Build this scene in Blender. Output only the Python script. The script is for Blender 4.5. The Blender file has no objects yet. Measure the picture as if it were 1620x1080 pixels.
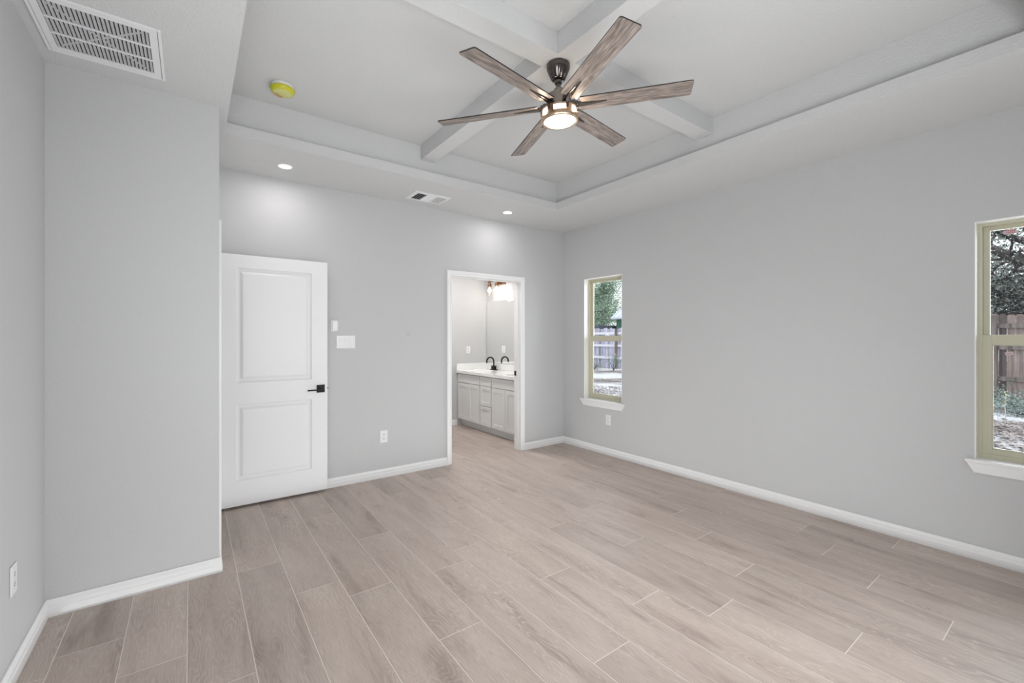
import bpy, bmesh, math, random
from mathutils import Vector, Matrix

random.seed(7)
PI = math.pi
C = bpy.context.scene.collection
scene = bpy.context.scene

# ------------------------------------------------------------------ camera
cam_data = bpy.data.cameras.new('camera')
cam_data.sensor_width = 36.0
cam_data.lens = 15.375
cam_data.shift_y = -7.5 / 1620.0
cam_data.clip_start = 0.03
cam_data.clip_end = 200
cam = bpy.data.objects.new('camera', cam_data)
C.objects.link(cam)
cam.location = (0, 0, 1.386)
cam.rotation_euler = (PI / 2, 0, -0.6341)
scene.camera = cam

# ------------------------------------------------------------------ view
scene.view_settings.view_transform = 'Standard'
scene.view_settings.look = 'None'
scene.view_settings.gamma = 1.0
scene.view_settings.use_curve_mapping = False
scene.view_settings.exposure = 0.02

# ------------------------------------------------------------------ world (pale overcast sky)
world = bpy.data.worlds.new('overcast_sky')
scene.world = world
world.use_nodes = True
wn = world.node_tree
wn.nodes.clear()
wo = wn.nodes.new('ShaderNodeOutputWorld')
bg = wn.nodes.new('ShaderNodeBackground')
tc = wn.nodes.new('ShaderNodeTexCoord')
sx = wn.nodes.new('ShaderNodeSeparateXYZ')
rp = wn.nodes.new('ShaderNodeValToRGB')
rp.color_ramp.elements[0].position = 0.0
rp.color_ramp.elements[0].color = (0.95, 0.98, 1.0, 1)
rp.color_ramp.elements[1].position = 0.9
rp.color_ramp.elements[1].color = (0.62, 0.76, 0.95, 1)
wn.links.new(tc.outputs['Generated'], sx.inputs[0])
wn.links.new(sx.outputs['Z'], rp.inputs[0])
wn.links.new(rp.outputs[0], bg.inputs['Color'])
bg.inputs['Strength'].default_value = 2.2
wn.links.new(bg.outputs[0], wo.inputs['Surface'])


def LS(name):
    return 1.0


def light(name, kind, loc, energy, color=(1, 1, 1), rot=None, target=None, **kw):
    d = bpy.data.lights.new(name, kind)
    d.energy = energy * LS(name)
    d.color = color
    for k, v in kw.items():
        setattr(d, k, v)
    o = bpy.data.objects.new(name, d)
    C.objects.link(o)
    o.location = loc
    if target is not None:
        o.rotation_euler = (Vector(target) - Vector(loc)).to_track_quat('-Z', 'Y').to_euler()
    elif rot:
        o.rotation_euler = rot
    return o


light('hazy_sun', 'SUN', (20, 10, 20), 2.2, (1, 0.95, 0.88), target=(26, 22, 0), angle=0.3)
# added cool fill in front of the wall behind the camera, no window there
light('near_fill_light', 'AREA', (1.9, -0.50, 1.60), 29, (0.93, 0.97, 1.0), target=(1.7, 1.5, 0.0),
      shape='RECTANGLE', size=1.8, size_y=1.3, spread=2.2)
light('high_fill_light', 'AREA', (1.2, -0.45, 1.3), 54, (0.96, 0.985, 1.0), target=(1.7, 2.2, 3.0),
      shape='RECTANGLE', size=1.6, size_y=1.0)  # unseen fill added behind the camera, aimed up at the tray
# unseen area light added at floor level to brighten the ceiling and soffits
light('floor_fill_light', 'AREA', (1.68, 2.10, 0.012), 28, (0.96, 0.985, 1.0), target=(1.68, 2.1001, 3.0),
      shape='RECTANGLE', size=4.4, size_y=3.9)
light('left_fill_light', 'AREA', (-0.50, 0.9, 1.3), 14, (0.96, 0.985, 1.0), target=(2.9, 4.1, 2.75),
      shape='RECTANGLE', size=1.6, size_y=1.4, spread=1.9)  # added fill beside the left wall, lifts the far upper corner
# daylight falling in through the two right-hand windows
for wy in (0.19, 3.553):
    light('window_daylight', 'AREA', (4.95, wy, 1.75), 62, (0.94, 0.975, 1.0), target=(3.0, wy, 1.05),
          shape='RECTANGLE', size=1.5, size_y=2.0)
light('bath_fill_light', 'AREA', (2.75, 5.2, 2.70), 27, (1, 0.97, 0.94), rot=(0, 0, 0),
      shape='RECTANGLE', size=0.5, size_y=0.5)  # unseen light without a fixture, added to brighten the vanity fronts

# ------------------------------------------------------------------ room dimensions
XR, YB, XL, YN = 3.944, 4.228, -0.579, -0.55      # right, back, left, near wall faces
YF, XE = 3.105, 0.137                             # wall projecting on the left: front face, right face
H, HT = 2.743, 3.048                              # soffit height, tray height
LX0, LX1, LY0, LY1 = 0.185, 3.151, 0.19, 3.488    # soffit lip
SB, LIP = 0.051, 0.076
T = 0.115
BX0, BY1 = 1.95, 6.07                             # bathroom left wall, far wall
DO = (2.289, 3.235, 2.052)                        # bathroom door opening
WIN = ((3.257, 3.85), (-0.105, 0.488))
WZ0, WZ1 = 0.625, 2.10


# ------------------------------------------------------------------ materials
def mat(name, color, rough=0.5, metal=0.0, spec=0.5, emit=None, estr=0.0, bump=None, var=None, coat=0.0,
        transmission=0.0, alpha=None):
    m = bpy.data.materials.new(name)
    m.use_nodes = True
    nt = m.node_tree
    b = nt.nodes['Principled BSDF']
    b.inputs['Base Color'].default_value = (*color, 1)
    b.inputs['Roughness'].default_value = rough
    b.inputs['Metallic'].default_value = metal
    b.inputs['Specular IOR Level'].default_value = spec
    b.inputs['Coat Weight'].default_value = coat
    b.inputs['Transmission Weight'].default_value = transmission
    if emit:
        b.inputs['Emission Color'].default_value = (*emit, 1)
        b.inputs['Emission Strength'].default_value = estr
    t = None
    if bump or var:
        t = nt.nodes.new('ShaderNodeTexCoord')
    if bump:
        sc, st, dist = bump
        n = nt.nodes.new('ShaderNodeTexNoise')
        n.inputs['Scale'].default_value = sc
        n.inputs['Detail'].default_value = 3
        bp = nt.nodes.new('ShaderNodeBump')
        bp.inputs['Strength'].default_value = st
        bp.inputs['Distance'].default_value = dist
        nt.links.new(t.outputs['Object'], n.inputs['Vector'])
        nt.links.new(n.outputs['Fac'], bp.inputs['Height'])
        nt.links.new(bp.outputs[0], b.inputs['Normal'])
    if var:
        sc, amt, stretch = var
        mp = nt.nodes.new('ShaderNodeMapping')
        mp.inputs['Scale'].default_value = stretch
        n2 = nt.nodes.new('ShaderNodeTexNoise')
        n2.inputs['Scale'].default_value = sc
        n2.inputs['Detail'].default_value = 5
        r = nt.nodes.new('ShaderNodeValToRGB')
        r.color_ramp.elements[0].position = 0.3
        r.color_ramp.elements[1].position = 0.7
        r.color_ramp.elements[0].color = (*[c * (1 - amt) for c in color], 1)
        r.color_ramp.elements[1].color = (*[min(1, c * (1 + amt)) for c in color], 1)
        nt.links.new(t.outputs['Object'], mp.inputs[0])
        nt.links.new(mp.outputs[0], n2.inputs['Vector'])
        nt.links.new(n2.outputs['Fac'], r.inputs[0])
        nt.links.new(r.outputs[0], b.inputs['Base Color'])
    return m


M = {}
M['wall'] = mat('grey_wall_paint', (0.552, 0.553, 0.556), 0.6, spec=0.3, bump=(105, 0.4, 0.004))
M['ceiling'] = mat('grey_ceiling_paint', (0.61, 0.612, 0.612), 0.7, spec=0.25, bump=(85, 0.6, 0.006))
M['trim'] = mat('white_trim_paint', (0.83, 0.83, 0.83), 0.32)
M['door'] = mat('white_door_paint', (0.82, 0.82, 0.825), 0.38)
M['liner'] = mat('white_window_liner', (0.90, 0.90, 0.88), 0.4)
M['vinyl'] = mat('tan_vinyl', (0.56, 0.54, 0.41), 0.45)
M['plastic'] = mat('white_plastic', (0.80, 0.80, 0.80), 0.3)
M['slot'] = mat('dark_slot', (0.03, 0.03, 0.03), 0.6)
M['grout'] = mat('pale_grout', (0.70, 0.65, 0.60), 0.7)
M['black'] = mat('matte_black_metal', (0.006, 0.006, 0.0065), 0.45, spec=0.3)
M['gunmetal'] = mat('black_nickel', (0.13, 0.118, 0.11), 0.13, metal=1.0)
M['gunmetal2'] = mat('satin_black_nickel', (0.30, 0.265, 0.235), 0.3, metal=1.0)
M['bronze'] = mat('warm_nickel_ring', (0.60, 0.45, 0.32), 0.28, metal=1.0)
M['copper'] = mat('copper_bronze', (0.34, 0.19, 0.115), 0.35, metal=1.0)
M['lamp'] = mat('lit_warm_diffuser', (1, 0.96, 0.9), 0.4, emit=(1, 0.90, 0.76), estr=5.0)
M['lampside'] = mat('lit_side_glass', (1, 0.94, 0.85), 0.4, emit=(1, 0.84, 0.64), estr=1.6)
M['led'] = mat('lit_led_lens', (1, 1, 1), 0.4, emit=(1, 0.97, 0.94), estr=7.0)
M['bulb'] = mat('lit_bulb', (1, 1, 1), 0.4, emit=(1, 0.93, 0.86), estr=6.0)
M['yellow'] = mat('yellow_plastic_cover', (0.55, 0.53, 0.03), 0.25, transmission=0.0)
M['orange'] = mat('orange_print', (0.60, 0.33, 0.08), 0.35)
M['lightgrn'] = mat('pale_yellow_face', (0.62, 0.62, 0.24), 0.3)
M['cabinet'] = mat('white_cabinet_paint', (0.74, 0.745, 0.74), 0.4)
M['counter'] = mat('white_cultured_marble', (0.85, 0.85, 0.84), 0.16)
M['grille'] = mat('white_grille_metal', (0.78, 0.78, 0.79), 0.4)
M['filter'] = mat('grey_pleated_filter', (0.46, 0.465, 0.475), 0.8)
M['duct'] = mat('dark_duct', (0.035, 0.035, 0.037), 0.8)
M['mirror'] = mat('mirror_glass', (0.93, 0.94, 0.93), 0.01, metal=1.0)
M['sticker'] = mat('pale_pink_sticker', (0.60, 0.50, 0.52), 0.6)
M['stickerred'] = mat('red_sticker_print', (0.50, 0.12, 0.16), 0.6)
M['bark'] = mat('grey_oak_bark', (0.06, 0.053, 0.052), 0.9, bump=(30, 0.8, 0.02), var=(6, 0.4, (1, 1, 1)))
M['trunkpale'] = mat('pale_dead_wood', (0.45, 0.42, 0.38), 0.9)
M['fence'] = mat('weathered_cedar', (0.15, 0.125, 0.112), 0.9, bump=(40, 0.4, 0.01), var=(2.5, 0.5, (1.0, 6.0, 0.5)))
M['railpale'] = mat('pale_rail_wood', (0.58, 0.57, 0.60), 0.9)
M['fencepale'] = mat('pale_weathered_cedar', (0.42, 0.41, 0.44), 0.9, var=(2.5, 0.3, (1.0, 6.0, 0.5)))
M['roofm'] = mat('pale_metal_roof', (0.42, 0.44, 0.49), 0.5, var=(3, 0.15, (1, 1, 1)))
M['greenwall'] = mat('green_siding', (0.03, 0.115, 0.075), 0.7)
M['darkwall'] = mat('dark_slate_siding', (0.06, 0.065, 0.085), 0.7)
M['block'] = mat('exterior_brick', (0.35, 0.30, 0.26), 0.9)


def leaf_mat(name, c0, c1):
    m = bpy.data.materials.new(name)
    m.use_nodes = True
    nt = m.node_tree
    b = nt.nodes['Principled BSDF']
    b.inputs['Roughness'].default_value = 0.55
    g = nt.nodes.new('ShaderNodeTexCoord')
    n = nt.nodes.new('ShaderNodeTexNoise')
    n.inputs['Scale'].default_value = 9
    r = nt.nodes.new('ShaderNodeValToRGB')
    r.color_ramp.elements[0].position = 0.35
    r.color_ramp.elements[1].position = 0.65
    r.color_ramp.elements[0].color = (*c0, 1)
    r.color_ramp.elements[1].color = (*c1, 1)
    nt.links.new(g.outputs['Object'], n.inputs['Vector'])
    nt.links.new(n.outputs['Fac'], r.inputs[0])
    nt.links.new(r.outputs[0], b.inputs['Base Color'])
    return m


M['oakleaf'] = leaf_mat('grey_green_oak_leaves', (0.08, 0.10, 0.08), (0.45, 0.475, 0.43))
M['brightleaf'] = leaf_mat('light_green_leaves', (0.11, 0.19, 0.10), (0.34, 0.45, 0.33))
M['bushleaf'] = leaf_mat('sage_green_leaves', (0.085, 0.12, 0.095), (0.27, 0.32, 0.285))
M['yellowleaf'] = leaf_mat('yellow_green_leaves', (0.35, 0.36, 0.18), (0.55, 0.54, 0.34))
M['litter'] = leaf_mat('dry_leaves', (0.12, 0.095, 0.085), (0.50, 0.41, 0.36))


def glass_mat():
    m = bpy.data.materials.new('window_glass')
    m.use_nodes = True
    nt = m.node_tree
    nt.nodes.remove(nt.nodes['Principled BSDF'])
    out = nt.nodes['Material Output']
    tr = nt.nodes.new('ShaderNodeBsdfTransparent')
    tr.inputs[0].default_value = (0.95, 0.955, 0.955, 1)
    gl = nt.nodes.new('ShaderNodeBsdfGlossy')
    gl.inputs['Roughness'].default_value = 0.02
    fr = nt.nodes.new('ShaderNodeFresnel')
    fr.inputs['IOR'].default_value = 1.2
    mx = nt.nodes.new('ShaderNodeMixShader')
    nt.links.new(fr.outputs[0], mx.inputs[0])
    nt.links.new(tr.outputs[0], mx.inputs[1])
    nt.links.new(gl.outputs[0], mx.inputs[2])
    nt.links.new(mx.outputs[0], out.inputs['Surface'])
    return m


M['glass'] = glass_mat()


def shade_glass():
    m = bpy.data.materials.new('clear_shade_glass')
    m.use_nodes = True
    nt = m.node_tree
    nt.nodes.remove(nt.nodes['Principled BSDF'])
    out = nt.nodes['Material Output']
    tr = nt.nodes.new('ShaderNodeBsdfTransparent')
    tr.inputs[0].default_value = (0.97, 0.96, 0.94, 1)
    gl = nt.nodes.new('ShaderNodeBsdfGlossy')
    gl.inputs['Roughness'].default_value = 0.05
    mx = nt.nodes.new('ShaderNodeMixShader')
    mx.inputs[0].default_value = 0.08
    nt.links.new(tr.outputs[0], mx.inputs[1])
    nt.links.new(gl.outputs[0], mx.inputs[2])
    nt.links.new(mx.outputs[0], out.inputs['Surface'])
    return m


M['shade'] = shade_glass()


class N:
    """small node-building helper"""
    def __init__(self, nt):
        self.nt = nt

    def node(self, t, **kw):
        n = self.nt.nodes.new(t)
        for k, v in kw.items():
            setattr(n, k, v)
        return n

    def link(self, a, b):
        self.nt.links.new(a, b)

    def ramp(self, fac, stops):
        r = self.nt.nodes.new('ShaderNodeValToRGB')
        e = r.color_ramp.elements
        while len(e) > 2:
            e.remove(e[-1])
        for i, (p, c) in enumerate(stops):
            if i > 1:
                e.new(p)
            e[i].position = p
            e[i].color = (*c, 1)
        self.link(fac, r.inputs[0])
        return r.outputs[0]

    def mix(self, fac, a, b, mode='MIX'):
        m = self.nt.nodes.new('ShaderNodeMix')
        m.data_type = 'RGBA'
        m.blend_type = mode
        for sock, v in ((m.inputs[0], fac), (m.inputs[6], a), (m.inputs[7], b)):
            if hasattr(v, 'links'):
                self.link(v, sock)
            elif isinstance(v, tuple):
                sock.default_value = (*v, 1)
            else:
                sock.default_value = v
        return m.outputs[2]


def floor_mat():
    m = bpy.data.materials.new('wood_look_plank_tile')
    m.use_nodes = True
    nt = m.node_tree
    h = N(nt)
    b = nt.nodes['Principled BSDF']
    uv = h.node('ShaderNodeUVMap', uv_map='plank')
    att = h.node('ShaderNodeAttribute', attribute_name='tone')

    def coords(su, sv):
        mp = h.node('ShaderNodeMapping')
        mp.inputs['Scale'].default_value = (su, sv, 1)
        h.link(uv.outputs[0], mp.inputs[0])
        return mp.outputs[0]
    # broad clouds along the plank
    n1 = h.node('ShaderNodeTexNoise')
    n1.inputs['Scale'].default_value = 1.0
    n1.inputs['Detail'].default_value = 4
    n1.inputs['Roughness'].default_value = 0.55
    n1.inputs['Distortion'].default_value = 0.6
    h.link(coords(1.5, 9.0), n1.inputs['Vector'])
    base = h.ramp(n1.outputs['Fac'], [(0.25, (0.315, 0.25, 0.217)), (0.44, (0.445, 0.366, 0.322)),
                                      (0.70, (0.53, 0.448, 0.40))])
    # growth rings: iso-lines of a stretched noise field
    n2 = h.node('ShaderNodeTexNoise')
    n2.inputs['Scale'].default_value = 1.0
    n2.inputs['Detail'].default_value = 2.0
    n2.inputs['Roughness'].default_value = 0.45
    n2.inputs['Distortion'].default_value = 0.25
    h.link(coords(1.5, 8.0), n2.inputs['Vector'])
    mul = h.node('ShaderNodeMath', operation='MULTIPLY')
    mul.inputs[1].default_value = 56.0
    h.link(n2.outputs['Fac'], mul.inputs[0])
    fr = h.node('ShaderNodeMath', operation='PINGPONG')
    fr.inputs[1].default_value = 1.0
    h.link(mul.outputs[0], fr.inputs[0])
    rings = h.ramp(fr.outputs[0], [(0.0, (0.0, 0.0, 0.0)), (0.75, (0.25, 0.25, 0.25)), (1.0, (1, 1, 1))])
    # rings only in some places
    n3 = h.node('ShaderNodeTexNoise')
    n3.inputs['Scale'].default_value = 1.0
    h.link(coords(1.1, 5.0), n3.inputs['Vector'])
    gate = h.ramp(n3.outputs['Fac'], [(0.36, (0.10, 0.10, 0.10)), (0.62, (0.85, 0.85, 0.85))])
    rg = h.mix(1.0, rings, gate, 'MULTIPLY')
    light_c = h.mix(rg, base, (0.60, 0.51, 0.45))
    # fine pores
    n4 = h.node('ShaderNodeTexNoise')
    n4.inputs['Scale'].default_value = 1.0
    n4.inputs['Detail'].default_value = 3
    h.link(coords(14, 260), n4.inputs['Vector'])
    pores = h.ramp(n4.outputs['Fac'], [(0.34, (0.84, 0.84, 0.84)), (0.58, (1.04, 1.04, 1.04))])
    c = h.mix(0.8, light_c, pores, 'MULTIPLY')
    c = h.mix(1.0, c, att.outputs['Color'], 'MULTIPLY')
    h.link(c, b.inputs['Base Color'])
    b.inputs['Roughness'].default_value = 0.46
    b.inputs['Specular IOR Level'].default_value = 0.35
    bp = h.node('ShaderNodeBump')
    bp.inputs['Strength'].default_value = 0.06
    bp.inputs['Distance'].default_value = 0.002
    h.link(n4.outputs['Fac'], bp.inputs['Height'])
    h.link(bp.outputs[0], b.inputs['Normal'])
    return m


def blade_mat():
    m = bpy.data.materials.new('driftwood_blade')
    m.use_nodes = True
    nt = m.node_tree
    h = N(nt)
    b = nt.nodes['Principled BSDF']
    t = h.node('ShaderNodeTexCoord')
    info = h.node('ShaderNodeObjectInfo')
    add = h.node('ShaderNodeVectorMath', operation='ADD')
    h.link(t.outputs['Object'], add.inputs[0])
    h.link(info.outputs['Random'], add.inputs[1])

    def nz(s, det, dist=0.0):
        mp = h.node('ShaderNodeMapping')
        mp.inputs['Scale'].default_value = s
        n = h.node('ShaderNodeTexNoise')
        n.inputs['Scale'].default_value = 1.0
        n.inputs['Detail'].default_value = det
        n.inputs['Distortion'].default_value = dist
        h.link(add.outputs[0], mp.inputs[0])
        h.link(mp.outputs[0], n.inputs['Vector'])
        return n.outputs['Fac']
    base = h.ramp(nz((5, 34, 4), 6, 1.4), [(0.28, (0.145, 0.115, 0.10)), (0.5, (0.295, 0.242, 0.212)),
                                          (0.72, (0.43, 0.37, 0.335))])
    fine = h.ramp(nz((9, 240, 4), 4, 0.6), [(0.38, (0.42, 0.42, 0.42)), (0.6, (1.1, 1.1, 1.1))])
    c = h.mix(0.85, base, fine, 'MULTIPLY')
    h.link(c, b.inputs['Base Color'])
    b.inputs['Roughness'].default_value = 0.5
    return m


def ground_mat():
    m = bpy.data.materials.new('leaf_strewn_soil')
    m.use_nodes = True
    nt = m.node_tree
    h = N(nt)
    b = nt.nodes['Principled BSDF']
    t = h.node('ShaderNodeTexCoord')

    def nz(s, det):
        n = h.node('ShaderNodeTexNoise')
        n.inputs['Scale'].default_value = s
        n.inputs['Detail'].default_value = det
        h.link(t.outputs['Object'], n.inputs['Vector'])
        return n.outputs['Fac']
    big = h.ramp(nz(0.55, 3), [(0.40, (0.20, 0.165, 0.14)), (0.58, (0.62, 0.60, 0.58))])
    fine = h.ramp(nz(22, 5), [(0.38, (0.35, 0.35, 0.35)), (0.6, (1.15, 1.15, 1.15))])
    c = h.mix(0.9, big, fine, 'MULTIPLY')
    h.link(c, b.inputs['Base Color'])
    b.inputs['Roughness'].default_value = 0.95
    return m


M['plank'] = floor_mat()
M['blade'] = blade_mat()
M['bladeedge'] = mat('dark_blade_edge', (0.03, 0.022, 0.02), 0.5)
M['ground'] = ground_mat()


# ------------------------------------------------------------------ geometry helpers
class MB:
    def __init__(self):
        self.bm = bmesh.new()
        self.mi = 0

    def face(self, pts):
        vs = [self.bm.verts.new(p) for p in pts]
        f = self.bm.faces.new(vs)
        f.material_index = self.mi
        return f

    def box(self, lo, hi, bevel=0.0, seg=2):
        c = [(a + b) / 2 for a, b in zip(lo, hi)]
        s = [abs(b - a) for a, b in zip(lo, hi)]
        r = bmesh.ops.create_cube(self.bm, size=1.0, matrix=Matrix.Translation(c) @ Matrix.Diagonal((*s, 1)))
        fs = set(f for v in r['verts'] for f in v.link_faces)
        for f in fs:
            f.material_index = self.mi
        if bevel > 0:
            es = list(set(e for v in r['verts'] for e in v.link_edges))
            g = bmesh.ops.bevel(self.bm, geom=es, offset=bevel, segments=seg, affect='EDGES', profile=0.6)
            for f in g['faces']:
                f.material_index = self.mi
        return self

    def quad_strip(self, a, b, closed=False):
        """faces between two equally long vertex rows"""
        n = len(a)
        for i in range(n if closed else n - 1):
            j = (i + 1) % n
            f = self.bm.faces.new((a[i], a[j], b[j], b[i]))
            f.material_index = self.mi

    def rows(self, rows, closed=False, cap=False):
        vr = [[self.bm.verts.new(p) for p in r] for r in rows]
        for a, b in zip(vr[:-1], vr[1:]):
            self.quad_strip(a, b, closed)
        if cap:
            for r in (vr[0], vr[-1]):
                f = self.bm.faces.new(r)
                f.material_index = self.mi
        return self

    def lathe(self, prof, center, n=40, axis='Z', cap=True):
        """prof: list of (radius, height)"""
        rows = []
        for r, z in prof:
            row = []
            for i in range(n):
                a = 2 * PI * i / n
                x, y = r * math.cos(a), r * math.sin(a)
                p = {'Z': (x, y, z), 'Y': (x, z, y), 'X': (z, x, y)}[axis]
                row.append(tuple(p[k] + center[k] for k in range(3)))
            rows.append(row)
        return self.rows(rows, closed=True, cap=cap)

    def tube(self, path, rad, n=12, cap=True):
        rads = rad if isinstance(rad, (list, tuple)) else [rad] * len(path)
        P = [Vector(p) for p in path]
        up = Vector((0.013, 0.021, 1)).normalized()
        rows = []
        prev = None
        for i, p in enumerate(P):
            d = (P[min(i + 1, len(P) - 1)] - P[max(i - 1, 0)]).normalized()
            if prev is None:
                u = d.cross(up)
                if u.length < 0.1:
                    u = d.cross(Vector((1, 0.1, 0)))
            else:
                u = prev - d * prev.dot(d)
            u.normalize()
            prev = u
            w = d.cross(u)
            rows.append([tuple(p + (u * math.cos(2 * PI * k / n) + w * math.sin(2 * PI * k / n)) * rads[i])
                         for k in range(n)])
        return self.rows(rows, closed=True, cap=cap)

    def prism(self, poly, vec):
        """closed polygon extruded along vec"""
        a = [self.bm.verts.new(p) for p in poly]
        b = [self.bm.verts.new(tuple(p[k] + vec[k] for k in range(3))) for p in poly]
        f = self.bm.faces.new(a); f.material_index = self.mi
        f = self.bm.faces.new(b[::-1]); f.material_index = self.mi
        self.quad_strip(a, b, True)
        return self


WM = {}


def obj(name, mb, material, parent=None, smooth=False, origin=None, world_inv=None):
    bm = mb.bm if isinstance(mb, MB) else mb
    if len(bm.faces) < 60000:
        bmesh.ops.recalc_face_normals(bm, faces=bm.faces)
    me = bpy.data.meshes.new(name)
    o = bpy.data.objects.new(name, me)
    C.objects.link(o)
    if parent is not None:
        inv = WM[parent.name].inverted()
        bm.transform(inv)
        o.parent = parent
        WM[o.name] = WM[parent.name].copy()
    else:
        if origin is None:
            origin = (0, 0, 0)
        Mx = Matrix.Translation(origin)
        bm.transform(Mx.inverted())
        o.matrix_world = Mx
        o.location = origin
        WM[o.name] = Mx
    bm.to_mesh(me)
    bm.free()
    for mm in (material if isinstance(material, (list, tuple)) else [material]):
        me.materials.append(mm)
    if smooth:
        for p in me.polygons:
            p.use_smooth = True
        me.set_sharp_from_angle(angle=math.radians(38))
    return o


def tag(o, label, cat, group=None, kind=None):
    o['label'] = label
    o['category'] = cat
    if group:
        o['group'] = group
    if kind:
        o['kind'] = kind
    return o


def struct(o, label, cat):
    return tag(o, label, cat, kind='structure')


def thing(name, label, cat, loc=(0, 0, 0), rotz=0.0, group=None, kind=None, matrix=None):
    o = bpy.data.objects.new(name, None)
    o.empty_display_size = 0.1
    C.objects.link(o)
    if matrix is not None:
        o.matrix_world = matrix
        o.location = matrix.to_translation()
        o.rotation_euler = matrix.to_euler()
        WM[o.name] = matrix.copy()
    else:
        o.location = loc
        o.rotation_euler = (0, 0, rotz)
        WM[o.name] = Matrix.Translation(loc) @ Matrix.Rotation(rotz, 4, 'Z')
    tag(o, label, cat, group, kind)
    return o


def dup(root, loc, rotz, label):
    """copy a thing with its parts and their sub-parts"""
    r = root.copy()
    C.objects.link(r)
    r.location = loc
    r.rotation_euler = (0, 0, rotz)
    r['label'] = label
    for ch in list(root.children):
        c = ch.copy()
        C.objects.link(c)
        c.parent = r
        for g in list(ch.children):
            d = g.copy()
            C.objects.link(d)
            d.parent = c
    return r


def wall_mesh(axis, a0, a1, u0, u1, z0, z1, openings=()):
    """a wall slab; axis = 'X' (slab between x=a0..a1, runs along y) or 'Y'; openings in (u0,u1,z0,z1)"""
    mb = MB()
    us = sorted(set([u0, u1] + [o[0] for o in openings] + [o[1] for o in openings]))
    zs = sorted(set([z0, z1] + [o[2] for o in openings] + [o[3] for o in openings]))

    def P(a, u, z):
        return (a, u, z) if axis == 'X' else (u, a, z)

    def hole(i, j):
        if i < 0 or j < 0 or i >= len(us) - 1 or j >= len(zs) - 1:
            return True
        cu, cz = (us[i] + us[i + 1]) / 2, (zs[j] + zs[j + 1]) / 2
        return any(o[0] < cu < o[1] and o[2] < cz < o[3] for o in openings)
    for i in range(len(us) - 1):
        for j in range(len(zs) - 1):
            if hole(i, j):
                continue
            A, B, c, d = us[i], us[i + 1], zs[j], zs[j + 1]
            mb.face([P(a0, A, c), P(a0, B, c), P(a0, B, d), P(a0, A, d)])
            mb.face([P(a1, A, c), P(a1, B, c), P(a1, B, d), P(a1, A, d)])
            if hole(i - 1, j):
                mb.face([P(a0, A, c), P(a1, A, c), P(a1, A, d), P(a0, A, d)])
            if hole(i + 1, j):
                mb.face([P(a0, B, c), P(a1, B, c), P(a1, B, d), P(a0, B, d)])
            if hole(i, j - 1):
                mb.face([P(a0, A, c), P(a1, A, c), P(a1, B, c), P(a0, B, c)])
            if hole(i, j + 1):
                mb.face([P(a0, A, d), P(a1, A, d), P(a1, B, d), P(a0, B, d)])
    bmesh.ops.remove_doubles(mb.bm, verts=mb.bm.verts, dist=1e-5)
    return mb


BASE_PROF = [(0.0, 0.0), (0.0155, 0.0), (0.0155, 0.042), (0.0125, 0.046), (0.0125, 0.058), (0.0135, 0.060),
             (0.0135, 0.066), (0.009, 0.074), (0.006, 0.080), (0.006, 0.085), (0.0, 0.085)]


def baseboard(name, pts, label, flip=False):
    """sweep the baseboard profile along wall points (room on the left of the walking direction)"""
    s = -1 if flip else 1
    P = [Vector((p[0], p[1])) for p in pts]

    def nrm(a, b):
        d = (b - a).normalized()
        return Vector((-d.y, d.x)) * s

    rows = []
    for v, z in BASE_PROF:
        row = []
        for i, p in enumerate(P):
            if i == 0:
                q = p + nrm(P[0], P[1]) * v
            elif i == len(P) - 1:
                q = p + nrm(P[-2], P[-1]) * v
            else:
                n1, n2 = nrm(P[i - 1], p), nrm(p, P[i + 1])
                q = p + (n1 + n2) * (v / (1 + n1.dot(n2)))
            row.append((q.x, q.y, z + 0.0005))
        rows.append(row)
    mb = MB()
    vr = [[mb.bm.verts.new(p) for p in r] for r in rows]
    for a, b in zip(vr[:-1], vr[1:]):
        mb.quad_strip(a, b)
    mb.bm.faces.new([r[0] for r in vr])
    mb.bm.faces.new([r[-1] for r in vr])
    o = obj(name, mb, M['trim'])
    return struct(o, label, 'baseboard')


CASE_PROF = [(0.0, 0.0), (0.0, 0.010), (0.004, 0.012), (0.012, 0.012), (0.016, 0.009), (0.022, 0.011),
             (0.034, 0.015), (0.040, 0.017), (0.055, 0.017), (0.057, 0.015), (0.057, 0.0)]


def casing_mesh(P3, x0, x1, zt, prof=CASE_PROF):
    """U-shaped door casing: P3(u, z, v) maps to world; v = out from the wall"""
    mb = MB()
    rows = []
    for u, v in prof:
        rows.append([P3(x0 - u, 0.001, v), P3(x0 - u, zt + u, v), P3(x1 + u, zt + u, v), P3(x1 + u, 0.001, v)])
    vr = [[mb.bm.verts.new(p) for p in r] for r in rows]
    for a, b in zip(vr[:-1], vr[1:]):
        mb.quad_strip(a, b)
    mb.bm.faces.new([r[0] for r in vr])
    mb.bm.faces.new([r[-1] for r in vr])
    mb.quad_strip(vr[-1], vr[0])
    return mb


# ------------------------------------------------------------------ floor: plank tiles, one mesh
PW, PL, GR = 0.2319, 1.2215, 0.0018
PX0 = -0.4745
JOINT = {0: 2.56, 1: 2.687, 2: 2.378, 3: 2.086, 4: 3.025, 5: 2.587, 6: 2.397, 7: 1.807, 8: 2.357, 9: 2.512,
         10: 1.915, 11: 2.675, 12: 2.391, 13: 1.900, 14: 1.274, 15: 1.665, 16: 2.004, 17: 1.072, 18: 1.302,
         19: 0.836}


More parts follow.
